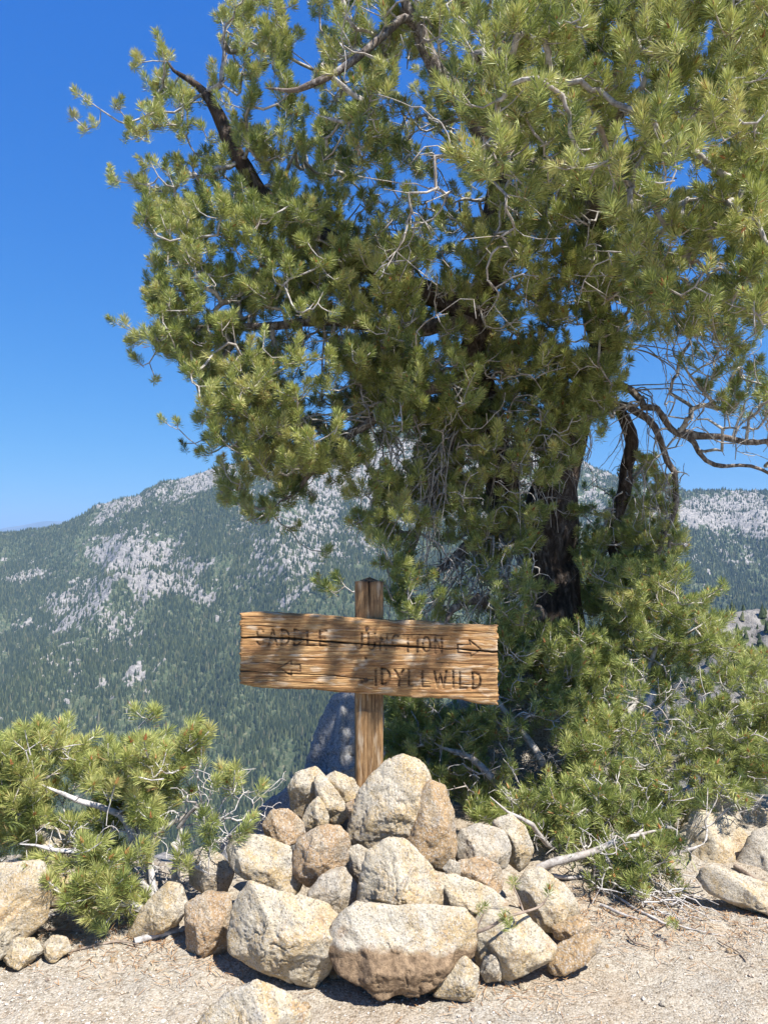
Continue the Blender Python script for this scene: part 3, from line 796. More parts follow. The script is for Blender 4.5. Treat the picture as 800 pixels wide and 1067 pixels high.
# ================================================================== SIGN
def mat_wood(name, cols, axis, carved=False):
    sc_ = {'x': (1.3, 22, 22), 'z': (22, 22, 1.3)}[axis]
    k = N(name); v = k.coord('Object', sc_); vo = k.coord('Object')
    n1 = k.noise(v, 4.2, 8, 0.72, 0.5); n2 = k.noise(vo, 5, 3, 0.5, 0.3)
    n3 = k.noise(k.coord('Object', tuple(x * 3 for x in sc_)), 5, 5, 0.75)
    c = k.ramp(n1, [(0.32, cols[0]), (0.45, cols[1]), (0.58, cols[2]), (0.72, cols[3])])
    c = k.mix(0.75, c, k.ramp(n3, [(0.36, (0.38, 0.30, 0.24)), (0.54, (1, 1, 1))]), 'MULTIPLY')
    c = k.mix(k.ramp(n2, [(0.50, (0, 0, 0)), (0.68, (0.45, 0.45, 0.45))]), c, cols[4])
    if carved:
        st = k.ramp(k.noise(k.coord('Object', (1, 2.5, 2.5)), 5.5, 5, 0.65, 0.8), [(0.50, (0, 0, 0)), (0.66, (0.6, 0.6, 0.6))])
        c = k.mix(st, c, (0.155, 0.085, 0.045))
        bl = k.ramp(k.noise(k.coord('Object', (2.2, 9, 9) if axis == 'x' else (9, 9, 1.0)), 4.0, 5, 0.6, 0.5), [(0.54, (0, 0, 0)), (0.68, (0.65, 0.65, 0.65))])
        c = k.mix(bl, c, (0.66, 0.55, 0.40))
        c = k.mix(k.math('MULTIPLY', k.attr('carve'), 0.85, True), c, (0.045, 0.026, 0.016))
    b = k.bump(n3, 0.5, 0.003, k.bump(n1, 0.7, 0.006))
    return k.done(k.principled(c, 0.72, 0.25, b).outputs[0])
WOOD = mat_wood('weathered_board', [(0.10, 0.045, 0.018), (0.32, 0.165, 0.065), (0.57, 0.35, 0.15), (0.70, 0.49, 0.26), (0.42, 0.21, 0.075)], 'x', True)
POSTW = mat_wood('weathered_post', [(0.09, 0.045, 0.02), (0.25, 0.145, 0.065), (0.44, 0.27, 0.125), (0.56, 0.38, 0.21), (0.32, 0.18, 0.075)], 'z', True)

# stroke letters on a unit cell (x 0..1, y 0..1)
def arc(cx, cy, rx, ry, a0, a1, n=10):
    t = np.radians(np.linspace(a0, a1, n)); return [(cx + rx * math.cos(q), cy + ry * math.sin(q)) for q in t]
LET = {
 'S': [arc(.5, .74, .38, .26, 30, 270) + arc(.5, .25, .38, .25, 90, -150)],
 'A': [[(0.05, 0), (.5, 1), (.95, 0)], [(.22, .36), (.78, .36)]],
 'D': [[(.1, 0), (.1, 1)], [(.1, 1)] + arc(.35, .5, .55, .5, 90, -90) + [(.1, 0)]],
 'L': [[(.15, 1), (.15, 0), (.85, 0)]], 'E': [[(.85, 1), (.15, 1), (.15, 0), (.85, 0)], [(.15, .5), (.7, .5)]],
 'J': [[(.75, 1), (.75, .3)] + arc(.42, .3, .33, .3, 0, -170)], 'U': [[(.12, 1), (.12, .35)] + arc(.5, .35, .38, .35, 180, 360) + [(.88, 1)]],
 'N': [[(.12, 0), (.12, 1), (.88, 0), (.88, 1)]], 'C': [arc(.55, .5, .43, .5, 50, 310)], 'T': [[(.05, 1), (.95, 1)], [(.5, 1), (.5, 0)]],
 'I': [[(.5, 0), (.5, 1)]], 'O': [arc(.5, .5, .42, .5, 0, 360, 18)], 'Y': [[(.05, 1), (.5, .5), (.95, 1)], [(.5, .5), (.5, 0)]],
 'W': [[(0, 1), (.25, 0), (.5, .8), (.75, 0), (1, 1)]],
}
def board():
    root = empty('wooden_signpost', P(383, 860, 3.45))
    tag(root, 'weathered wooden trail sign with carved words on a post in the cairn', 'trail sign')
    YB = 3.33; s = YB / F
    cx, cy = 384.0, 686.0
    # local board units: metres, x right, z up, measured about (cx,cy)
    tl, tr = (251, 639), (517, 652)
    nx, nz = 620, 240
    T = np.linspace(0, 1, nx); Tt = np.linspace(0, 1, nz)
    top = np.interp(T, [0, .05, .12, .3, .45, .6, .65, .8, .9, 1], [640, 638.5, 639, 641.5, 645, 647.5, 646.5, 650, 651.5, 652.5])
    bot = np.interp(T, [0, .03, .12, .22, .27, .4, .55, .7, .78, .86, .93, 1], [712, 714.5, 717, 718, 717.5, 721.5, 724, 727, 727, 728.5, 733.5, 734.5])
    top += 0.5 * fbm(xy0(T * 30, T * 0), 3, 5); bot += 0.8 * fbm(xy0(T * 34, T * 0 + 3), 3, 6)
    px = np.linspace(250.5, 518, nx)[:, None] + 0 * Tt[None, :]
    # ragged ends
    endw = 1.7 * fbm(xy0(Tt * 26, Tt * 0), 3, 8); fade = np.abs(T[:, None] - 0.5) * 2
    px = px + endw[None, :] * fade ** 8 * np.sign(T[:, None] - 0.5)
    py = top[:, None] * (1 - Tt[None, :]) + bot[:, None] * Tt[None, :]
    X = (px - cx) * s; Z = -(py - cy) * s
    # relief
    q = np.stack([X * 3.0, Z * 60, X * 0], -1)
    d = 0.0022 * fbm(q, 4, 12, ridged=True) + 0.0016 * fbm(np.stack([X * 6, Z * 170, X * 0], -1), 3, 14) + 0.002 * fbm(np.stack([X * 4, Z * 9, X * 0], -1), 2, 15)
    d = -d
    carve = np.zeros_like(X)
    def crack(ptspx, w, depth, seed):
        nonlocal d, carve
        xs = [p[0] for p in ptspx]; ysx = [p[1] for p in ptspx]
        yc = np.interp(px, xs, ysx) + 0.9 * fbm(np.stack([px / 14.0, px * 0 + seed, px * 0], -1), 3, seed)
        ww = w * (0.7 + 0.5 * fbm(np.stack([px / 25.0, px * 0 + seed + 4, px * 0], -1), 2, seed))
        ww = np.maximum(ww, 0.15) * smooth(xs[0] - 3, xs[0] + 6, px) * (1 - smooth(xs[-1] - 10, xs[-1] + 3, px)) + 1e-3
        m = np.exp(-((py - yc) / ww) ** 2 * 1.2)
        d = d + depth * m; carve = np.maximum(carve, m * 1.0)
    crack([(240, 664.5), (300, 665.5), (360, 670), (420, 674), (470, 676.5), (500, 678.5), (530, 681)], 1.35, 0.022, 3)
    crack([(240, 699), (300, 701), (345, 703.5), (390, 708)], 0.65, 0.012, 4)
    crack([(395, 708), (440, 710), (480, 713), (500, 714)], 0.45, 0.008, 5)
    crack([(252, 652), (290, 653)], 0.5, 0.006, 6); crack([(310, 672), (352, 674)], 0.6, 0.006, 7)
    crack([(395, 660), (470, 663)], 0.4, 0.006, 8); crack([(455, 690), (519, 694)], 0.4, 0.005, 9); crack([(262, 690), (330, 693)], 0.35, 0.005, 10)
    crack([(400, 652), (519, 660)], 0.35, 0.004, 11); crack([(250, 708), (340, 712)], 0.35, 0.004, 12)
    wearlo = 0.4
    def stroke(pts, w, depth):
        nonlocal d, carve
        best = np.full(X.shape, 1e9)
        for a, b in zip(pts[:-1], pts[1:]):
            ax, ay = a; bx, by = b; vx, vy = bx - ax, by - ay; L2 = vx * vx + vy * vy + 1e-9
            t = np.clip(((px - ax) * vx + (py - ay) * vy) / L2, 0, 1)
            best = np.minimum(best, (px - ax - t * vx) ** 2 + (py - ay - t * vy) ** 2)
        m = np.exp(-best / (w * w)) 
        wear = wearlo + (1 - wearlo) * smooth(-0.30, 0.25, fbm(np.stack([px / 7.0, py / 2.6, px * 0], -1), 3, 77))
        m = m * wear
        d = d + depth * np.minimum(m, 1); carve = np.maximum(carve, np.minimum(1, m * 1.1))
    def word(txt, x0, x1, yb0, yb1, h, seed, w=1.0, depth=0.006, worn=0.4):
        nonlocal wearlo
        wearlo = worn
        rs = np.random.default_rng(seed)
        adv = [0.55 if c == 'I' else (1.25 if c == 'W' else 1.0) for c in txt]
        tot = sum(adv); x = x0
        for c, a in zip(txt, adv):
            cw = (x1 - x0) * a / tot; yb = yb0 + (yb1 - yb0) * (x - x0) / (x1 - x0) + rs.normal() * 0.3
            g = cw * 0.72 if c != 'I' else cw * 0.6
            for st in LET[c]:
                stroke([(x + gx * g, yb - gy * h) for gx, gy in st], w, depth)
            x += cw
    word('SADDLE', 267, 345, 671.5, 673.5, 15.5, 1, 1.2, 0.006, 0.34)
    word('JUNCTION', 370, 464, 676, 681, 15.5, 2, 1.2, 0.006, 0.34)
    word('IDYLLWILD', 389, 504, 713, 718, 16, 3, 1.2, 0.008, 0.6)
    wearlo = 0.55
    stroke([(291, 696), (304, 688.5), (304, 692.5), (313, 693), (313, 699.5), (304, 699), (304, 703.5), (291, 696)], 0.9, 0.006)
    stroke([(476, 672), (489, 672), (488, 667.5), (500, 677), (489, 685), (489, 681), (476, 680), (476, 672)], 0.9, 0.006)
    for kx, ky, kr in ((382, 655, 2.0), (381, 686, 1.5), (381, 708.5, 2.6), (377, 710, 2.2)):
        rr = ((px - kx) ** 2 + ((py - ky) * 1.3) ** 2) / kr ** 2
        d = d + 0.006 * np.exp(-rr); carve = np.maximum(carve, np.exp(-rr * 0.8))
    ed = np.minimum(np.minimum(T[:, None], 1 - T[:, None]) * 1.12, np.minimum(Tt[None, :], 1 - Tt[None, :]) * 0.31)
    d = d + 0.010 * np.exp(-ed / 0.005)
    th = 0.042
    front = np.stack([X, d, Z], -1).reshape(-1, 3)
    back = np.stack([X, np.full_like(X, th) - 0.3 * np.minimum(d, 0.006), Z], -1)[::8, ::8]
    # back sheet coarse, stitched through full-resolution rim
    gf = grid_faces(nx, nz)[:, ::-1]
    rim = np.concatenate([np.arange(nx) * nz, (nx - 1) * nz + np.arange(1, nz), np.arange(nx - 2, -1, -1) * nz + nz - 1, np.arange(nz - 2, 0, -1)])
    rb = front[rim].copy(); rb[:, 1] = th + 0.0015 * fbm(rb * 40, 2, 4)
    # extra rim ring at mid depth for rough edges
    rm = front[rim].copy(); rm[:, 1] = 0.018
    off = len(front); R = len(rim)
    V = np.vstack([front, rm, rb, [[0, th, 0]]])
    i = np.arange(R); j = (i + 1) % R
    q1 = np.stack([rim[i], off + i, off + j, rim[j]], -1)[:, ::-1]
    q2 = np.stack([off + i, off + R + i, off + R + j, off + j], -1)[:, ::-1]
    tb = np.stack([off + R + i, np.full(R, off + 2 * R), off + R + j], -1)[:, ::-1]
    me = mesh_from('board', V, [gf, q1, q2, tb])
    vert_attr(me, 'carve', np.concatenate([carve.ravel(), np.zeros(2 * R + 1)]))
    o = obj('board', me, WOOD); c = P(cx, cy, YB)
    o.parent = root; o.location = Vector(c) - Vector(root.location)
    # post
    Yp = YB + 0.042 + 0.058
    w2 = 0.0605; d2 = 0.055
    ztop = P(384, 604, Yp)[2]; zbot = 0.05
    xc = P(384.5, 700, Yp)[0]
    m = 96; nh = 420
    a = np.linspace(0, 2 * math.pi, m, endpoint=False)
    pn = 9.0
    rr = (np.abs(np.cos(a)) ** pn + np.abs(np.sin(a)) ** pn) ** (-1 / pn)
    hx = w2 * rr * np.cos(a); hy = d2 * rr * np.sin(a)
    H = np.linspace(0, 1, nh)[:, None]
    xx = hx[None, :] * (1 + 0 * H); yy = hy[None, :] * (1 + 0 * H)
    topz = ztop - 0.012 * np.abs(hx / w2)[None, :] ** 2 - 0.006 * np.sin(a * 3)[None, :]
    zz = zbot + (topz - zbot) * H
    qq = np.stack([xx * 45, yy * 45, zz * 2.2], -1)
    g = 0.0035 * fbm(qq, 4, 33, ridged=True) + 0.0015 * fbm(np.stack([xx * 120, yy * 120, zz * 5], -1), 2, 36)
    ck = np.exp(-((xx + 0.002 + 0.004 * np.sin(zz * 14)) / 0.0035) ** 2) * (yy < 0) * smooth(0.9, 1.0, zz / ztop + 0.03)
    g = g - 0.02 * ck
    sclf = 1 + g / np.sqrt(xx ** 2 + yy ** 2)
    V = np.stack([xx * sclf, yy * sclf, zz], -1).reshape(-1, 3)
    i = np.arange(nh - 1)[:, None] * m; j = np.arange(m)[None, :]; jn = (j + 1) % m
    Q = np.stack([i + j, i + jn, i + m + jn, i + m + j], -1).reshape(-1, 4)
    lastr = V[-m:].copy(); inner = lastr * (0.5, 0.5, 1) + (0, 0, 0.004); off = len(V)
    V = np.vstack([V, inner, [[0, 0, ztop]]])
    jj = np.arange(m); l0 = off - m
    Q2 = np.stack([l0 + jj, l0 + (jj + 1) % m, off + (jj + 1) % m, off + jj], -1)
    T2 = np.stack([off + jj, off + (jj + 1) % m, np.full(m, off + m)], -1)
    me = mesh_from('post', V, [Q, Q2, T2])
    end = np.concatenate([(ck * 0.95 + 0.6 * smooth(0.99, 1.0, H + 0 * ck)).ravel(), np.full(m + 1, 0.75)])
    vert_attr(me, 'carve', end)
    o = obj('post', me, POSTW); o.parent = root; o.location = Vector((xc, Yp, 0)) - Vector(root.location)
    # bolts that hold the board
    import bmesh
    for (bx, by) in ((382.5, 655.5), (381, 708)):
        bm = bmesh.new(); bmesh.ops.create_cone(bm, cap_ends=True, segments=14, radius1=0.0085, radius2=0.006, depth=0.007)
        me = bpy.data.meshes.new('bolt'); bm.to_mesh(me); bm.free()
        kk = N('rusted_bolt'); mm = kk.done(kk.principled(kk.ramp(kk.noise(kk.coord(), 300), [(0.4, (0.05, 0.03, 0.02)), (0.6, (0.13, 0.07, 0.04))]), 0.7).outputs[0])
        b = obj('bolt', me, mm); b.parent = root; b.rotation_euler = (math.radians(90), 0, 0)
        b.location = Vector(P(bx, by, YB + 0.0)) - Vector(root.location)
board()

# ================================================================== THE PINE
def build_pine():
    rs = np.random.default_rng(101)
    root = empty('pine_tree', P(572, 730, 5.2))
    tag(root, 'large gnarled pine with dark trunk and wide crown behind the sign', 'pine tree')
    L = {}
    trunk = pxlimb([(578,800,5.25,.24),(575,700,5.22,.20),(574,640,5.2,.18),(571,585,5.2,.17),(574,535,5.2,.165),(584,482,5.2,.12),(600,432,5.15,.10),(616,398,5.1,.095),
                    (626,355,5.0,.09),(620,290,4.9,.085),(610,200,4.8,.075),(592,90,4.8,.06),(575,-40,4.8,.045),(560,-150,4.8,.02)], .07, .05, 3)
    limbs = [
     pxlimb([(566,580,5.2,.12),(540,545,5.1,.105),(522,500,5.0,.10),(510,450,4.9,.095),(495,395,4.8,.085),(500,320,4.6,.075),(520,200,4.5,.065),(535,80,4.4,.06),(542,-40,4.4,.045),(548,-140,4.4,.02)], .07, .05, 5),
     pxlimb([(628,700,5.2,.06),(634,640,5.2,.05),(642,560,5.15,.042),(652,500,5.1,.04),(654,450,5.1,.04),(642,418,5.1,.04),(618,395,5.1,.05)], .07, .04, 6),
     pxlimb([(622,405,5.1,.036),(650,404,5.0,.024),(674,420,4.9,.021),(703,445,4.8,.018),(735,478,4.75,.014),(775,491,4.7,.010),(830,505,4.6,.010)], .05, .07, 7),
     pxlimb([(625,425,5.1,.036),(655,424,5.1,.024),(680,446,5.0,.021),(693,480,5.0,.019),(704,505,5.0,.018),(698,545,5.05,.018),(672,600,5.1,.018),(655,640,5.1,.018)], .06, .03, 8),
     pxlimb([(705,450,4.8,.026),(740,455,4.7,.02),(775,462,4.6,.016),(830,458,4.5,.01)], .06, .03, 9),
     pxlimb([(612,220,4.8,.06),(650,170,4.5,.05),(700,135,4.3,.042),(745,116,4.2,.035),(800,96,4.1,.03),(870,75,4.0,.02)], .07, .03, 10),
     pxlimb([(500,330,4.6,.07),(430,300,4.6,.062),(350,255,4.6,.055),(287,215,4.6,.050),(262,185,4.6,.046),(240,150,4.6,.042),(222,112,4.6,.036),(205,88,4.6,.03),(180,74,4.6,.022),(171,58,4.6,.015)], .05, .02, 11),
     pxlimb([(522,190,4.5,.05),(490,120,4.3,.045),(455,75,4.1,.04),(430,20,4.0,.034),(405,-40,3.9,.02)], .06, .03, 12),
     pxlimb([(438,32,4.02,.022),(422,20,3.95,.02),(385,48,3.85,.018),(345,78,3.8,.016),(312,92,3.8,.013),(275,92,3.8,.010)], .05, .015, 13),
     pxlimb([(502,330,4.6,.045),(430,345,4.5,.036),(340,335,4.45,.028),(250,340,4.4,.018),(170,345,4.4,.009)], .06, .04, 14),
     pxlimb([(497,395,4.8,.045),(440,405,4.6,.035),(385,440,4.5,.026),(330,490,4.5,.018),(285,532,4.5,.009)], .06, .04, 15),
     pxlimb([(612,230,4.8,.05),(625,190,4.2,.038),(640,120,3.5,.028),(648,60,2.95,.018),(640,-20,2.7,.012)], .06, .03, 16),
     pxlimb([(622,310,4.9,.05),(680,285,4.3,.035),(760,230,3.9,.028),(830,200,3.7,.018)], .06, .03, 17),
     pxlimb([(600,180,4.8,.045),(530,165,4.1,.032),(500,120,3.3,.022),(505,60,2.7,.012)], .06, .03, 18),
     pxlimb([(480,395,4.8,.035),(470,460,4.7,.028),(448,520,4.65,.024),(430,575,4.6,.02),(420,620,4.6,.014)], .06, .04, 19),
     pxlimb([(565,640,5.1,.06),(530,640,4.8,.04),(495,622,4.6,.03),(470,640,4.5,.022),(455,665,4.45,.015)], .06, .04, 20),
     pxlimb([(545,550,5.0,.04),(500,560,4.8,.03),(465,590,4.7,.02),(430,612,4.6,.012)], .06, .04, 21),
    ]
    gaps = [(228,125,15,26),(250,168,17,20),(272,200,14,12),(198,84,14,9),(716,180,30,22),(748,148,22,16),(655,70,14,20),(618,240,10,20),(700,250,16,10),(320,40,16,48),(322,110,12,30),(318,190,10,20),(650,128,12,12),
            (412,330,10,9),(300,285,12,8),(370,345,12,9),(600,352,22,14),(500,40,10,14),(630,15,16,14)]
    A = []; D = []; S = []
    def add(p, dead=False, size=1.0):
        A.append(p); D.append(np.full(len(p), dead)); S.append(np.full(len(p), size))
    P1 = [(168,62),(182,55),(205,100),(242,60),(228,0),(245,-30),(302,-10),(308,90),(300,215),(225,240),(170,235),(140,205),(150,160),(118,150),(125,125),(150,128)]
    add(scatter(P1, 225, 4.15, 4.95, gaps, rs, .05, .5, 2))
    tipspx = [(80,96),(77,122),(88,136),(97,127),(119,187),(140,70),(121,110),(136,128),(148,112),(168,52),(165,38),(145,186),(232,15),(250,10),(262,25),(290,8),(130,336),(136,358),(143,374),(160,345),(178,352),(150,350),
              (163,395),(185,440),(190,462),(212,470),(228,505),(230,520),(262,532),(275,540),(310,548),(340,575),(352,600),(365,545),(395,560),(345,615),(330,605),(232,478)]
    add(np.array([P(a, b, rs.uniform(4.25, 4.6)) for a, b in tipspx]))
    P2 = [(140,215),(300,200),(430,260),(440,420),(405,470),(330,492),(245,475),(205,440),(210,400),(165,365),(152,300),(168,262)]
    add(scatter(P2, 1000, 3.95, 5.2, gaps, rs, .05, .5, 3))
    P2b = [(240,468),(400,462),(425,555),(390,560),(330,520),(285,545),(222,515)]
    add(scatter(P2b, 95, 4.2, 4.9, (), rs, .05, .6, 4))
    P3 = [(308,-110),(905,-110),(950,40),(900,130),(935,220),(865,300),(800,345),(700,352),(630,350),(600,385),(540,385),(480,425),(400,440),(300,300),(312,80)]
    add(scatter(P3, 2750, lambda x, y: 3.25 + 0.5 * smooth(560, 330, x) + 0.5 * smooth(60, 330, y), 5.4, gaps, rs, .05, .45, 5))
    P3f = [(460,-80),(840,-80),(820,120),(700,210),(480,190)]
    add(scatter(P3f, 300, 2.42, 2.95, gaps, rs, .05, .45, 6))
    add(scatter([(480,250),(640,220),(660,380),(600,440),(520,420)], 110, 4.2, 4.8, gaps, rs, .05, .4, 26))
    add(scatter([(640,150),(900,100),(900,300),(800,330),(660,320)], 230, 2.9, 3.5, gaps, rs, .05, .4, 27))
    P4 = [(430,420),(620,385),(600,440),(560,560),(500,600),(450,560),(430,500)]
    add(scatter(P4, 420, 4.5, 5.5, (), rs, .05, .6, 7))
    add(scatter([(470,370),(650,340),(640,430),(600,500),(500,500)], 170, 4.35, 4.9, (), rs, .05, .3, 28))
    P4b = [(395,500),(440,480),(460,640),(400,640)]
    add(scatter(P4b, 70, 4.3, 4.8, (), rs, .05, .6, 17))
    P5 = [(650,450),(700,490),(712,560),(700,640),(600,640),(590,520)]
    add(scatter(P5, 330, 4.9, 5.9, (), rs, .05, .4, 8))
    P6 = [(700,350),(860,340),(860,470),(790,440),(740,420)]
    add(scatter(P6, 60, 4.3, 5.0, (), rs, .05, .5, 9))
    # bare, dead inner twigs
    add(scatter([(370,380),(560,380),(600,470),(540,640),(400,640),(380,500)], 560, 4.3, 5.2, (), rs, .05, 0, 10), True)
    add(scatter([(680,350),(850,350),(850,500),(700,470)], 170, 4.3, 5.0, (), rs, .05, 0, 11), True)
    add(scatter([(220,200),(600,200),(600,400),(400,470),(250,430)], 700, 4.2, 5.2, (), rs, .05, 0, 12), True)
    add(scatter([(330,-60),(850,-60),(850,350),(400,350)], 1000, 3.3, 5.2, (), rs, .05, 0, 13), True)
    add(scatter([(430,560),(560,560),(560,680),(430,680)], 160, 4.4, 5.0, (), rs, .05, 0, 14), True)
    add(scatter([(600,480),(720,480),(720,620),(600,650)], 80, 5.0, 5.4, (), rs, .05, 0, 15), True)
    A = np.vstack(A); D = np.concatenate(D); S = np.concatenate(S)
    chains, tip, tdir, _ = grow([trunk] + limbs, A, D, rs)
    loc0 = np.array(root.location)
    def rel(pts): return np.asarray(pts)[:, :3] - loc0
    o = obj('trunk', tube_mesh('trunk', [(rel(trunk), trunk[:, 3])], 40, .16), BARK, root)
    for i, l in enumerate(limbs):
        dk = i in (0, 1, 6)
        obj('limb', tube_mesh('limb', [(rel(l), l[:, 3])], 20, .26, i), BARK if i in (0, 1, 6) else (LIMB if i != 12 else TWIG), root)
    live = ~D
    tp, td, extra = multiply(tip[live], tdir[live], rs, 0, 2)
    chains = chains + extra
    alln = np.vstack([trunk[:, :3]] + [l[:, :3] for l in limbs])
    def strands(nn, poly, y0, y1, drop, lean, r0, side):
        st = scatter(poly, nn, y0, y1, (), rs, .02)
        for a in st:
            j = int(np.argmin(np.sum((alln - a) ** 2, 1) + (alln[:, 2] < a[2]) * 0.4)); o_ = alln[j]
            b = a + np.array([rs.normal() * 0.10 + lean, rs.normal() * 0.12, -rs.uniform(*drop)])
            t = np.linspace(0, 1, 16)[:, None]
            c1 = o_ + (a - o_) * 0.55 + (0, 0, 0.05 * rs.normal())
            p = (1 - t) ** 3 * o_ + 3 * t * (1 - t) ** 2 * c1 + 3 * t * t * (1 - t) * a + t ** 3 * b
            ph = rs.uniform(-50, 50); 
            p = p + np.stack([fbm(np.hstack([t * 5 + ph, t * 0, t * 0 + q]), 2, 5) for q in (0, 3, 7)], -1) * 0.09 * t
            rr = r0 * rs.uniform(0.6, 1.3) * (1 - 0.75 * t[:, 0])
            chains.append((p, rr))
            for _ in range(rs.integers(side[0], side[1])):
                k0 = rs.integers(4, 15); d_ = rs.normal(size=3) * (1, 0.8, 0.7) + (lean * 2, 0, -0.5); d_ /= np.linalg.norm(d_)
                L_ = rs.uniform(0.06, 0.22); tt = np.linspace(0, 1, 6)[:, None]
                q = p[k0] + d_ * L_ * tt + np.array([0, 0, -0.05]) * tt ** 2 + rs.normal(size=(6, 3)) * 0.006 * tt
                chains.append((q, rr[k0] * 0.6 * (1 - 0.6 * tt[:, 0])))
    strands(46, [(430,400),(620,390),(600,470),(440,480)], 4.4, 4.95, (0.25, 0.7), -0.10, .0075, (2, 6))
    strands(26, [(400,440),(480,440),(470,520),(400,520)], 4.35, 4.7, (0.3, 0.8), -0.12, .009, (3, 7))
    strands(24, [(600,400),(690,400),(690,520),(620,560)], 4.7, 5.0, (0.2, 0.5), 0.02, .007, (2, 6))
    strands(40, [(680,345),(850,345),(850,420),(700,400)], 4.3, 4.9, (0.15, 0.5), 0.10, .0055, (1, 4))
    strands(34, [(470,560),(560,545),(560,600),(480,610)], 4.5, 4.9, (0.15, 0.45), -0.12, .012, (1, 4))
    strands(40, [(250,330),(430,330),(430,460),(300,450)], 4.2, 4.8, (0.05, 0.3), -0.25, .006, (2, 5))
    obj('twigs', tube_mesh('twigs', [(c[0] - loc0, c[1]) for c in chains], 5), TWIG, root)['kind'] = 'stuff'
    n = len(tp)
    td = td * 0.5 + np.array([0, 0, 0.65]) + rs.normal(size=(n, 3)) * 0.24 + np.array([-0.05, -0.12, 0])
    td /= np.linalg.norm(td, axis=1, keepdims=True)
    cl = fbm(tp * 1.7, 2, 8)
    tint = np.clip(0.62 + 0.30 * cl + rs.normal(size=n) * 0.17, 0.03, 0.92)
    me = tufts_mesh('needles', tp + td * 0.015 - loc0, td, rs.uniform(0.04, 0.11, n), rs.uniform(0.040, 0.062, n), tint, per=135, width=0.0031, rs=rs, bud=0.3)
    obj('crown', me, [NEEDLE, BUD], root)
    return n
build_pine()

# ================================================================== SHRUBS
def build_shrub(name, label, rootpx, limbrows, clouds, dead_clouds, seed, per=88, nl=(0.038, 0.064), wood=TWIG, tint0=0.5, sag=0.1, up=0.5, tip_r=0.0024, width=0.003, deadmat=None, cat='shrub', group=None, sh=(0.03, 0.12), mult=(0, 2), expo=2.8):
    rs = np.random.default_rng(seed)
    root = empty(name, P(*rootpx)); tag(root, label, cat, group)
    loc0 = np.array(root.location)
    limbs = [pxlimb(r, .05, .03, seed + i) for i, r in enumerate(limbrows)]
    A = []; D = []
    for c in clouds:
        p = scatter(*c[:4], (), rs, .045, 0.35, seed) if len(c) == 4 else np.array([P(*q) for q in c[0]])
        A.append(p); D.append(np.zeros(len(p), bool))
    for c in dead_clouds:
        p = scatter(*c[:4], (), rs, .045, 0, seed); A.append(p); D.append(np.ones(len(p), bool))
    A = np.vstack(A); D = np.concatenate(D)
    chains, tip, tdir, _ = grow(limbs, A, D, rs, 0.05, sag, tip_r, expo)
    for i, l in enumerate(limbs):
        obj('stem' if i == 0 else 'branch', tube_mesh('stem', [(l[:, :3] - loc0, l[:, 3])], 12, .10, i), wood, root)
    tp, td, extra = multiply(tip[~D], tdir[~D], rs, mult[0], mult[1], 0.07); chains = chains + extra
    o = obj('twigs', tube_mesh('twigs', [(c[0] - loc0, c[1]) for c in chains], 5), wood, root)
    if len(chains) > 100: o['kind'] = 'stuff'
    n = len(tp)
    td = td * 0.5 + np.array([0, -0.08, up]) + rs.normal(size=(n, 3)) * 0.25
    td /= np.linalg.norm(td, axis=1, keepdims=True)
    tint = np.clip(tint0 + 0.2 * fbm(tp * 2.5, 2, 8) + rs.normal(size=n) * 0.12, 0.03, 0.92)
    me = tufts_mesh('needles', tp + td * 0.015 - loc0, td, rs.uniform(*sh, n), rs.uniform(*nl, n), tint, per=per, width=width, rs=rs, bud=0.3)
    obj('needles', me, [NEEDLE, BUD], root)
    return root

yf = lambda x, y: 3.22 + 0.0040 * np.clip(935 - y, 0, 400) + 0.25 * smooth(560, 420, x)
yb = lambda x, y: 3.75 + 0.0042 * np.clip(935 - y, 0, 400)
build_shrub('pine_shrub', 'sprawling dense pine shrub filling the space right of the cairn under the tree', (600, 880, 4.0),
  [[(600,905,4.0,.05),(598,850,4.1,.045),(590,790,4.3,.035),(580,730,4.5,.025),(570,670,4.6,.015)],
   [(600,895,3.95,.035),(650,850,4.0,.03),(700,800,4.1,.022),(750,760,4.2,.016),(800,730,4.3,.01)],
   [(600,890,3.95,.03),(550,850,4.0,.025),(500,800,4.1,.018),(450,770,4.2,.012)],
   [(560,905,3.42,.018),(580,898,3.4,.017),(600,893,3.4,.016),(625,885,3.4,.014),(655,872,3.42,.01),(690,862,3.45,.007)],
   [(598,860,4.1,.03),(640,780,4.3,.022),(670,710,4.5,.016),(690,640,4.6,.009)],
   [(595,905,3.9,.03),(640,905,3.6,.02),(690,900,3.5,.014),(735,880,3.5,.009)],
   [(598,860,4.1,.025),(560,790,4.2,.02),(520,730,4.3,.014),(480,700,4.4,.009)],
   [(570,880,3.6,.012),(555,860,3.5,.010),(530,850,3.45,.008),(515,835,3.45,.005)]],
  [([(600,640),(612,600),(650,610),(685,592),(720,635),(770,665),(830,700),(870,740),(870,820),(800,815),(745,840),(715,905),(655,925),(590,900),(570,840),(580,700)], 640, yf, yb),
   ([(400,740),(410,690),(470,680),(530,655),(570,650),(620,640),(620,860),(560,870),(500,850),(440,830),(395,800)], 780, yf, yb),
   ([(400,600),(560,590),(580,680),(400,700)], 110, 4.2, 4.9),
   ([(598,585),(700,578),(765,640),(720,710),(600,710)], 190, 4.35, 4.9),
   ([(700,640),(760,600),(740,650),(700,670)], 8, 4.3, 4.6),
   ([(620,880),(700,870),(715,915),(660,935),(620,920)], 26, 3.25, 3.45)],
  [([(420,660),(560,640),(640,700),(640,900),(560,890),(450,830)], 620, yf, yb),
   ([(600,860),(720,880),(740,940),(620,960)], 160, 3.2, 3.6),
   ([(620,680),(800,700),(800,850),(620,880)], 380, yf, yb)], 211, tint0=0.47)

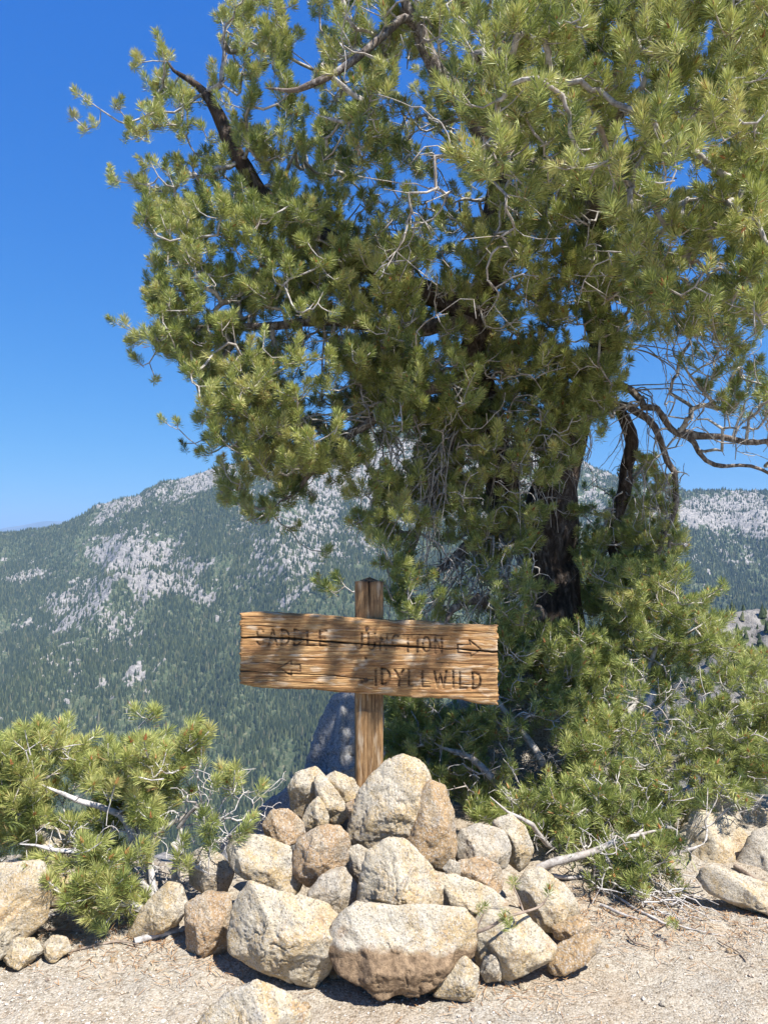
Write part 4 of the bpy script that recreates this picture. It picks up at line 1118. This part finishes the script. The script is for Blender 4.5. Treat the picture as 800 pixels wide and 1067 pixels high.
build_shrub('pine_bush', 'low pine bush with bare silver branches at the left beside the cairn', (185, 935, 3.15),
  [[(178,958,3.1,.020),(180,935,3.12,.018),(182,905,3.12,.016),(181,880,3.12,.014),(186,862,3.15,.011),(192,840,3.15,.009)],
   [(172,955,3.08,.020),(158,930,3.05,.018),(130,905,3.02,.016),(100,890,3.0,.012),(60,885,2.98,.008),(20,880,2.95,.005)],
   [(168,950,3.08,.016),(140,880,3.15,.015),(120,845,3.15,.013),(85,830,3.1,.010),(40,815,3.1,.006)],
   [(181,880,3.12,.012),(192,893,3.05,.010),(205,905,3.0,.009),(215,912,2.96,.007)],
   [(166,955,3.05,.014),(158,900,3.1,.012),(162,870,3.15,.011),(195,850,3.15,.009),(210,835,3.12,.007),(205,810,3.12,.005)],
   [(186,862,3.15,.010),(205,838,3.12,.009),(215,850,3.1,.008),(236,856,3.05,.007),(248,846,3.05,.005)],
   [(160,955,3.02,.014),(135,940,2.95,.012),(110,945,2.9,.009),(80,935,2.88,.006)],
   [(150,880,3.15,.011),(130,830,3.2,.009),(125,790,3.2,.006)]],
  [([(-60,795),(20,765),(45,755),(85,763),(105,770),(130,780),(150,780),(165,762),(175,805),(165,830),(120,830),(80,820),(30,835),(-60,850)], 165, 2.95, 3.4),
   ([(-60,830),(10,830),(45,850),(30,885),(-60,890)], 45, 3.0, 3.3),
   ([(190,765),(210,762),(213,785),(195,805),(182,795)], 12, 3.05, 3.2),
   ([(120,790),(180,792),(185,830),(150,860),(110,850)], 40, 3.05, 3.35),
   ([(-60,850),(60,830),(75,870),(20,900),(-60,905)], 40, 3.15, 3.5),
   ([(70,845),(150,830),(170,860),(110,890),(60,885)], 36, 2.95, 3.3),
   ([(45,905),(85,900),(130,915),(135,950),(90,972),(50,960)], 15, 2.8, 3.0),
   ([(30,900),(60,870),(160,880),(165,925),(140,950),(60,925)], 22, 2.85, 3.1),
   ([(240,808,3.02),(238,818,3.03),(216,868,2.93),(219,882,2.92),(186,893,2.95),(252,868,2.95),(272,822,3.1),(160,742,3.2)],)],
  [([(120,800),(230,800),(240,880),(190,930),(110,930)], 260, 2.98, 3.3),
   ([(20,850),(150,850),(150,940),(30,920)], 130, 2.9, 3.2),
   ([(190,790),(300,800),(290,880),(200,890)], 90, 3.1, 3.35)],
  311, per=140, nl=(0.046, 0.060), wood=BUSHWOOD, tint0=0.62, sag=0.12, up=0.55, width=0.0024, cat='bush', sh=(0.05, 0.085), tip_r=0.0020, mult=(0, 2), expo=3.2)

def sprig(label, rows, tips, seed, nl=(0.03, 0.045)):
    rs = np.random.default_rng(seed)
    root = empty('pine_seedling', P(rows[0][0][0], rows[0][0][1], rows[0][0][2])); tag(root, label, 'pine seedling')
    loc0 = np.array(root.location)
    obj('stem', tube_mesh('stem', [((l := pxlimb(r, .02, .004, seed))[:, :3] - loc0, l[:, 3]) for r in rows], 8), LITTER, root)
    tp = np.array([P(a, b, y) for a, b, y in tips]); n = len(tp)
    td = np.array([0, -0.3, 0.8]) + rs.normal(size=(n, 3)) * 0.3; td /= np.linalg.norm(td, axis=1, keepdims=True)
    me = tufts_mesh('needles', tp - loc0, td, rs.uniform(0.03, 0.05, n), rs.uniform(*nl, n), np.clip(rs.normal(size=n) * .1 + .55, 0, .9), per=90, width=0.0018, rs=rs, bud=0.3)
    obj('needles', me, [NEEDLE, BUD], root)
sprig('small pine seedling with four tufts growing between the slabs of the cairn',
      [[(494,972,2.66,.006),(510,966,2.64,.006),(528,955,2.66,.005),(545,950,2.70,.0045),(562,944,2.76,.004),(572,932,2.80,.003)],
       [(545,950,2.70,.004),(540,935,2.72,.003),(534,922,2.74,.003)], [(494,972,2.66,.004),(500,960,2.66,.003),(505,948,2.66,.002)]],
      [(534,918,2.74), (572,926,2.80), (526,955,2.62), (505,944,2.66), (530,962,2.62)], 5)
sprig('tiny green pine sprig lying alone on the gravel right of the cairn',
      [[(680,971,3.02,.003),(690,966,3.0,.003),(699,960,2.98,.002)]], [(699, 958, 2.98), (703, 962, 2.97)], 6, (0.02, 0.03))

# fallen sticks and a root on the ground, each its own
def sticks():
    rs = np.random.default_rng(9)
    S = [([(140,985),(165,978),(185,972),(205,965),(215,957)], .012, 'thick grey root running along the ground under the left bush'),
         ([(0,985),(30,975),(60,970),(95,975)], .005, 'thin dark stick by the stones at left'),
         ([(40,1000),(80,992),(120,985),(150,988)], .004, 'thin stick on the litter below the left bush'),
         ([(62,955),(40,958),(10,975),(-10,990)], .005, 'crooked stick against the left boulder'),
         ([(520,1012),(530,1000),(536,985),(528,972)], .004, 'dark curled twig beside the small grey stone'),
         ([(560,912),(590,918),(625,915),(650,925)], .008, 'grey fallen branch along the foot of the shrub'),
         ([(640,935),(665,950),(690,965),(700,968)], .005, 'grey dead stick poking out from under the shrub'),
         ([(625,945),(650,955),(680,962)], .006, 'silver dead stick nearest the oval buried rock'),
         ([(655,978),(662,985),(688,992)], .004, 'small dark forked twig on bare gravel'),
         ([(748,982),(765,992),(775,1003)], .0025, 'short thin twig on gravel toward the right'),
         ([(752,940),(775,945),(800,955)], .004, 'thin stick along the edge of the cream slab'),
         ([(765,905),(785,918),(810,925)], .010, 'brown stick behind the cream slab'),
         ([(640,1000),(640,1012)], .002, 'short upright splinter mark right of the oval rock')]
    for i, (pts, r, lb) in enumerate(S[:-1]):
        c = []
        for px, py in pts:
            a, b = ray(px, py); Y = 1.5 / -b
            for _ in range(5): Y = (CAMZ - float(ground_z(np.array(a * Y), np.array(Y)))) / -b
            c.append([a * Y, Y, float(ground_z(np.array(a * Y), np.array(Y))) + r * 0.8 + 0.004, r])
        c[-1][3] = r * 0.4
        l = resample(c, .02); l[:, :3] = wobble(l, .012, i)
        o = obj('stick', tube_mesh('stick', [(l[:, :3], l[:, 3])], 8, .1, i), LITTER if i in (1, 2, 4, 8, 9, 11) else DEAD); tag(o, lb, 'stick', 'fallen sticks on the ground')
    # tangle of dead twigs under the shrub
    n = 55; ch = []
    for i in range(n):
        px = rs.uniform(600, 710); py = rs.uniform(905, 925) + (px - 600) * 0.30 + rs.uniform(-6, 14)
        a, b = ray(px, py); Y = 1.5 / -b
        x0 = a * Y; z0 = float(ground_z(np.array(x0), np.array(Y))) + rs.uniform(0.004, 0.09)
        an = rs.normal() * 0.6 - 0.35; Ln = rs.uniform(0.05, 0.2)
        p0 = np.array([x0, Y, z0]); dd = np.array([math.cos(an), math.sin(an), rs.normal() * 0.15 - 0.1])
        t = np.linspace(0, 1, 6)[:, None]; p = p0 + dd * Ln * t + rs.normal(size=(6, 3)) * 0.006
        p[:, 2] = np.maximum(p[:, 2], ground_z(p[:, 0], p[:, 1]) + 0.003)
        ch.append((p, np.linspace(rs.uniform(.002, .0045), .0015, 6)))
    o = obj('dead_twigs', tube_mesh('dead_twigs', ch, 5), DEAD); tag(o, 'tangle of grey dead twigs on the ground under the shrub', 'dead twigs', kind='stuff')
sticks()

# ================================================================== HAZE, SKY, SUN, CAMERA
def haze():
    x0, x1, y0, y1, z0, z1 = -26000, 26000, -900, 26000, -1200, 720
    V = np.array([(x, y, z) for x in (x0, x1) for y in (y0, y1) for z in (z0, z1)], float)
    Fq = np.array([[0, 1, 3, 2], [4, 6, 7, 5], [0, 4, 5, 1], [2, 3, 7, 6], [0, 2, 6, 4], [1, 5, 7, 3]])
    me = mesh_from('haze', V, [Fq], False)
    m = bpy.data.materials.new('haze'); m.use_nodes = True; t = m.node_tree; t.nodes.clear()
    out = t.nodes.new('ShaderNodeOutputMaterial'); v = t.nodes.new('ShaderNodeVolumePrincipled')
    v.inputs['Color'].default_value = (0.42, 0.66, 0.98, 1); v.inputs['Density'].default_value = 0.00006
    v.inputs['Anisotropy'].default_value = 0.0
    t.links.new(v.outputs[0], out.inputs['Volume'])
    o = obj('haze', me, m); tag(o, 'thin blue air haze over the valley', 'haze', kind='stuff')
haze()

SUN = Vector((0.38, -0.40, 0.83)).normalized()
el = math.asin(SUN.z); az = math.atan2(SUN.x, SUN.y)
w = bpy.data.worlds.new('World'); sc.world = w; w.use_nodes = True
nt = w.node_tree; nt.nodes.clear()
wo = nt.nodes.new('ShaderNodeOutputWorld'); bg = nt.nodes.new('ShaderNodeBackground'); sky = nt.nodes.new('ShaderNodeTexSky')
sky.sky_type = 'NISHITA'; sky.sun_disc = False; sky.sun_elevation = el; sky.sun_rotation = az
sky.altitude = 2600; sky.air_density = 1.0; sky.dust_density = 0.1; sky.ozone_density = 3.0
sp_ = nt.nodes.new('ShaderNodeSeparateColor'); cb_ = nt.nodes.new('ShaderNodeCombineColor'); nt.links.new(sky.outputs[0], sp_.inputs[0])
for ch, (pw_, gain) in enumerate(((1.15, 0.30), (0.66, 0.39), (0.27, 0.53))):     # deep mountain-air blue, soft towards the horizon
    m1 = nt.nodes.new('ShaderNodeMath'); m1.operation = 'MULTIPLY'; m1.inputs[1].default_value = 0.1
    m2 = nt.nodes.new('ShaderNodeMath'); m2.operation = 'POWER'; m2.inputs[1].default_value = pw_
    m3 = nt.nodes.new('ShaderNodeMath'); m3.operation = 'MULTIPLY'; m3.inputs[1].default_value = gain * 10
    nt.links.new(sp_.outputs[ch], m1.inputs[0]); nt.links.new(m1.outputs[0], m2.inputs[0]); nt.links.new(m2.outputs[0], m3.inputs[0]); nt.links.new(m3.outputs[0], cb_.inputs[ch])
nt.links.new(cb_.outputs[0], bg.inputs['Color'])
bg.inputs['Strength'].default_value = 0.10; nt.links.new(bg.outputs[0], wo.inputs['Surface'])
ld = bpy.data.lights.new('sun', 'SUN'); ld.energy = 5.0; ld.angle = math.radians(0.53); ld.color = (1.0, 0.96, 0.90)
lo = bpy.data.objects.new('sun', ld); COL.objects.link(lo); lo.rotation_euler = SUN.to_track_quat('Z', 'Y').to_euler(); lo.location = (2, -1, 8)

cd = bpy.data.cameras.new('camera'); co = bpy.data.objects.new('camera', cd); COL.objects.link(co)
co.location = (0, 0, CAMZ); co.rotation_euler = (math.radians(90) + PITCH, 0, 0)
cd.sensor_fit = 'VERTICAL'; cd.sensor_height = 36.0; cd.lens = 36.0 * F / 1067.0
cd.clip_start = 0.05; cd.clip_end = 80000
sc.camera = co
sc.view_settings.view_transform = 'Standard'; sc.view_settings.look = 'None'; sc.view_settings.gamma = 1.0
sc.view_settings.exposure = 0.95; sc.view_settings.use_curve_mapping = False
cy = sc.cycles
cy.max_bounces = 6; cy.diffuse_bounces = 2; cy.glossy_bounces = 2; cy.transmission_bounces = 3; cy.volume_bounces = 0; cy.transparent_max_bounces = 4
cy.use_denoising = True
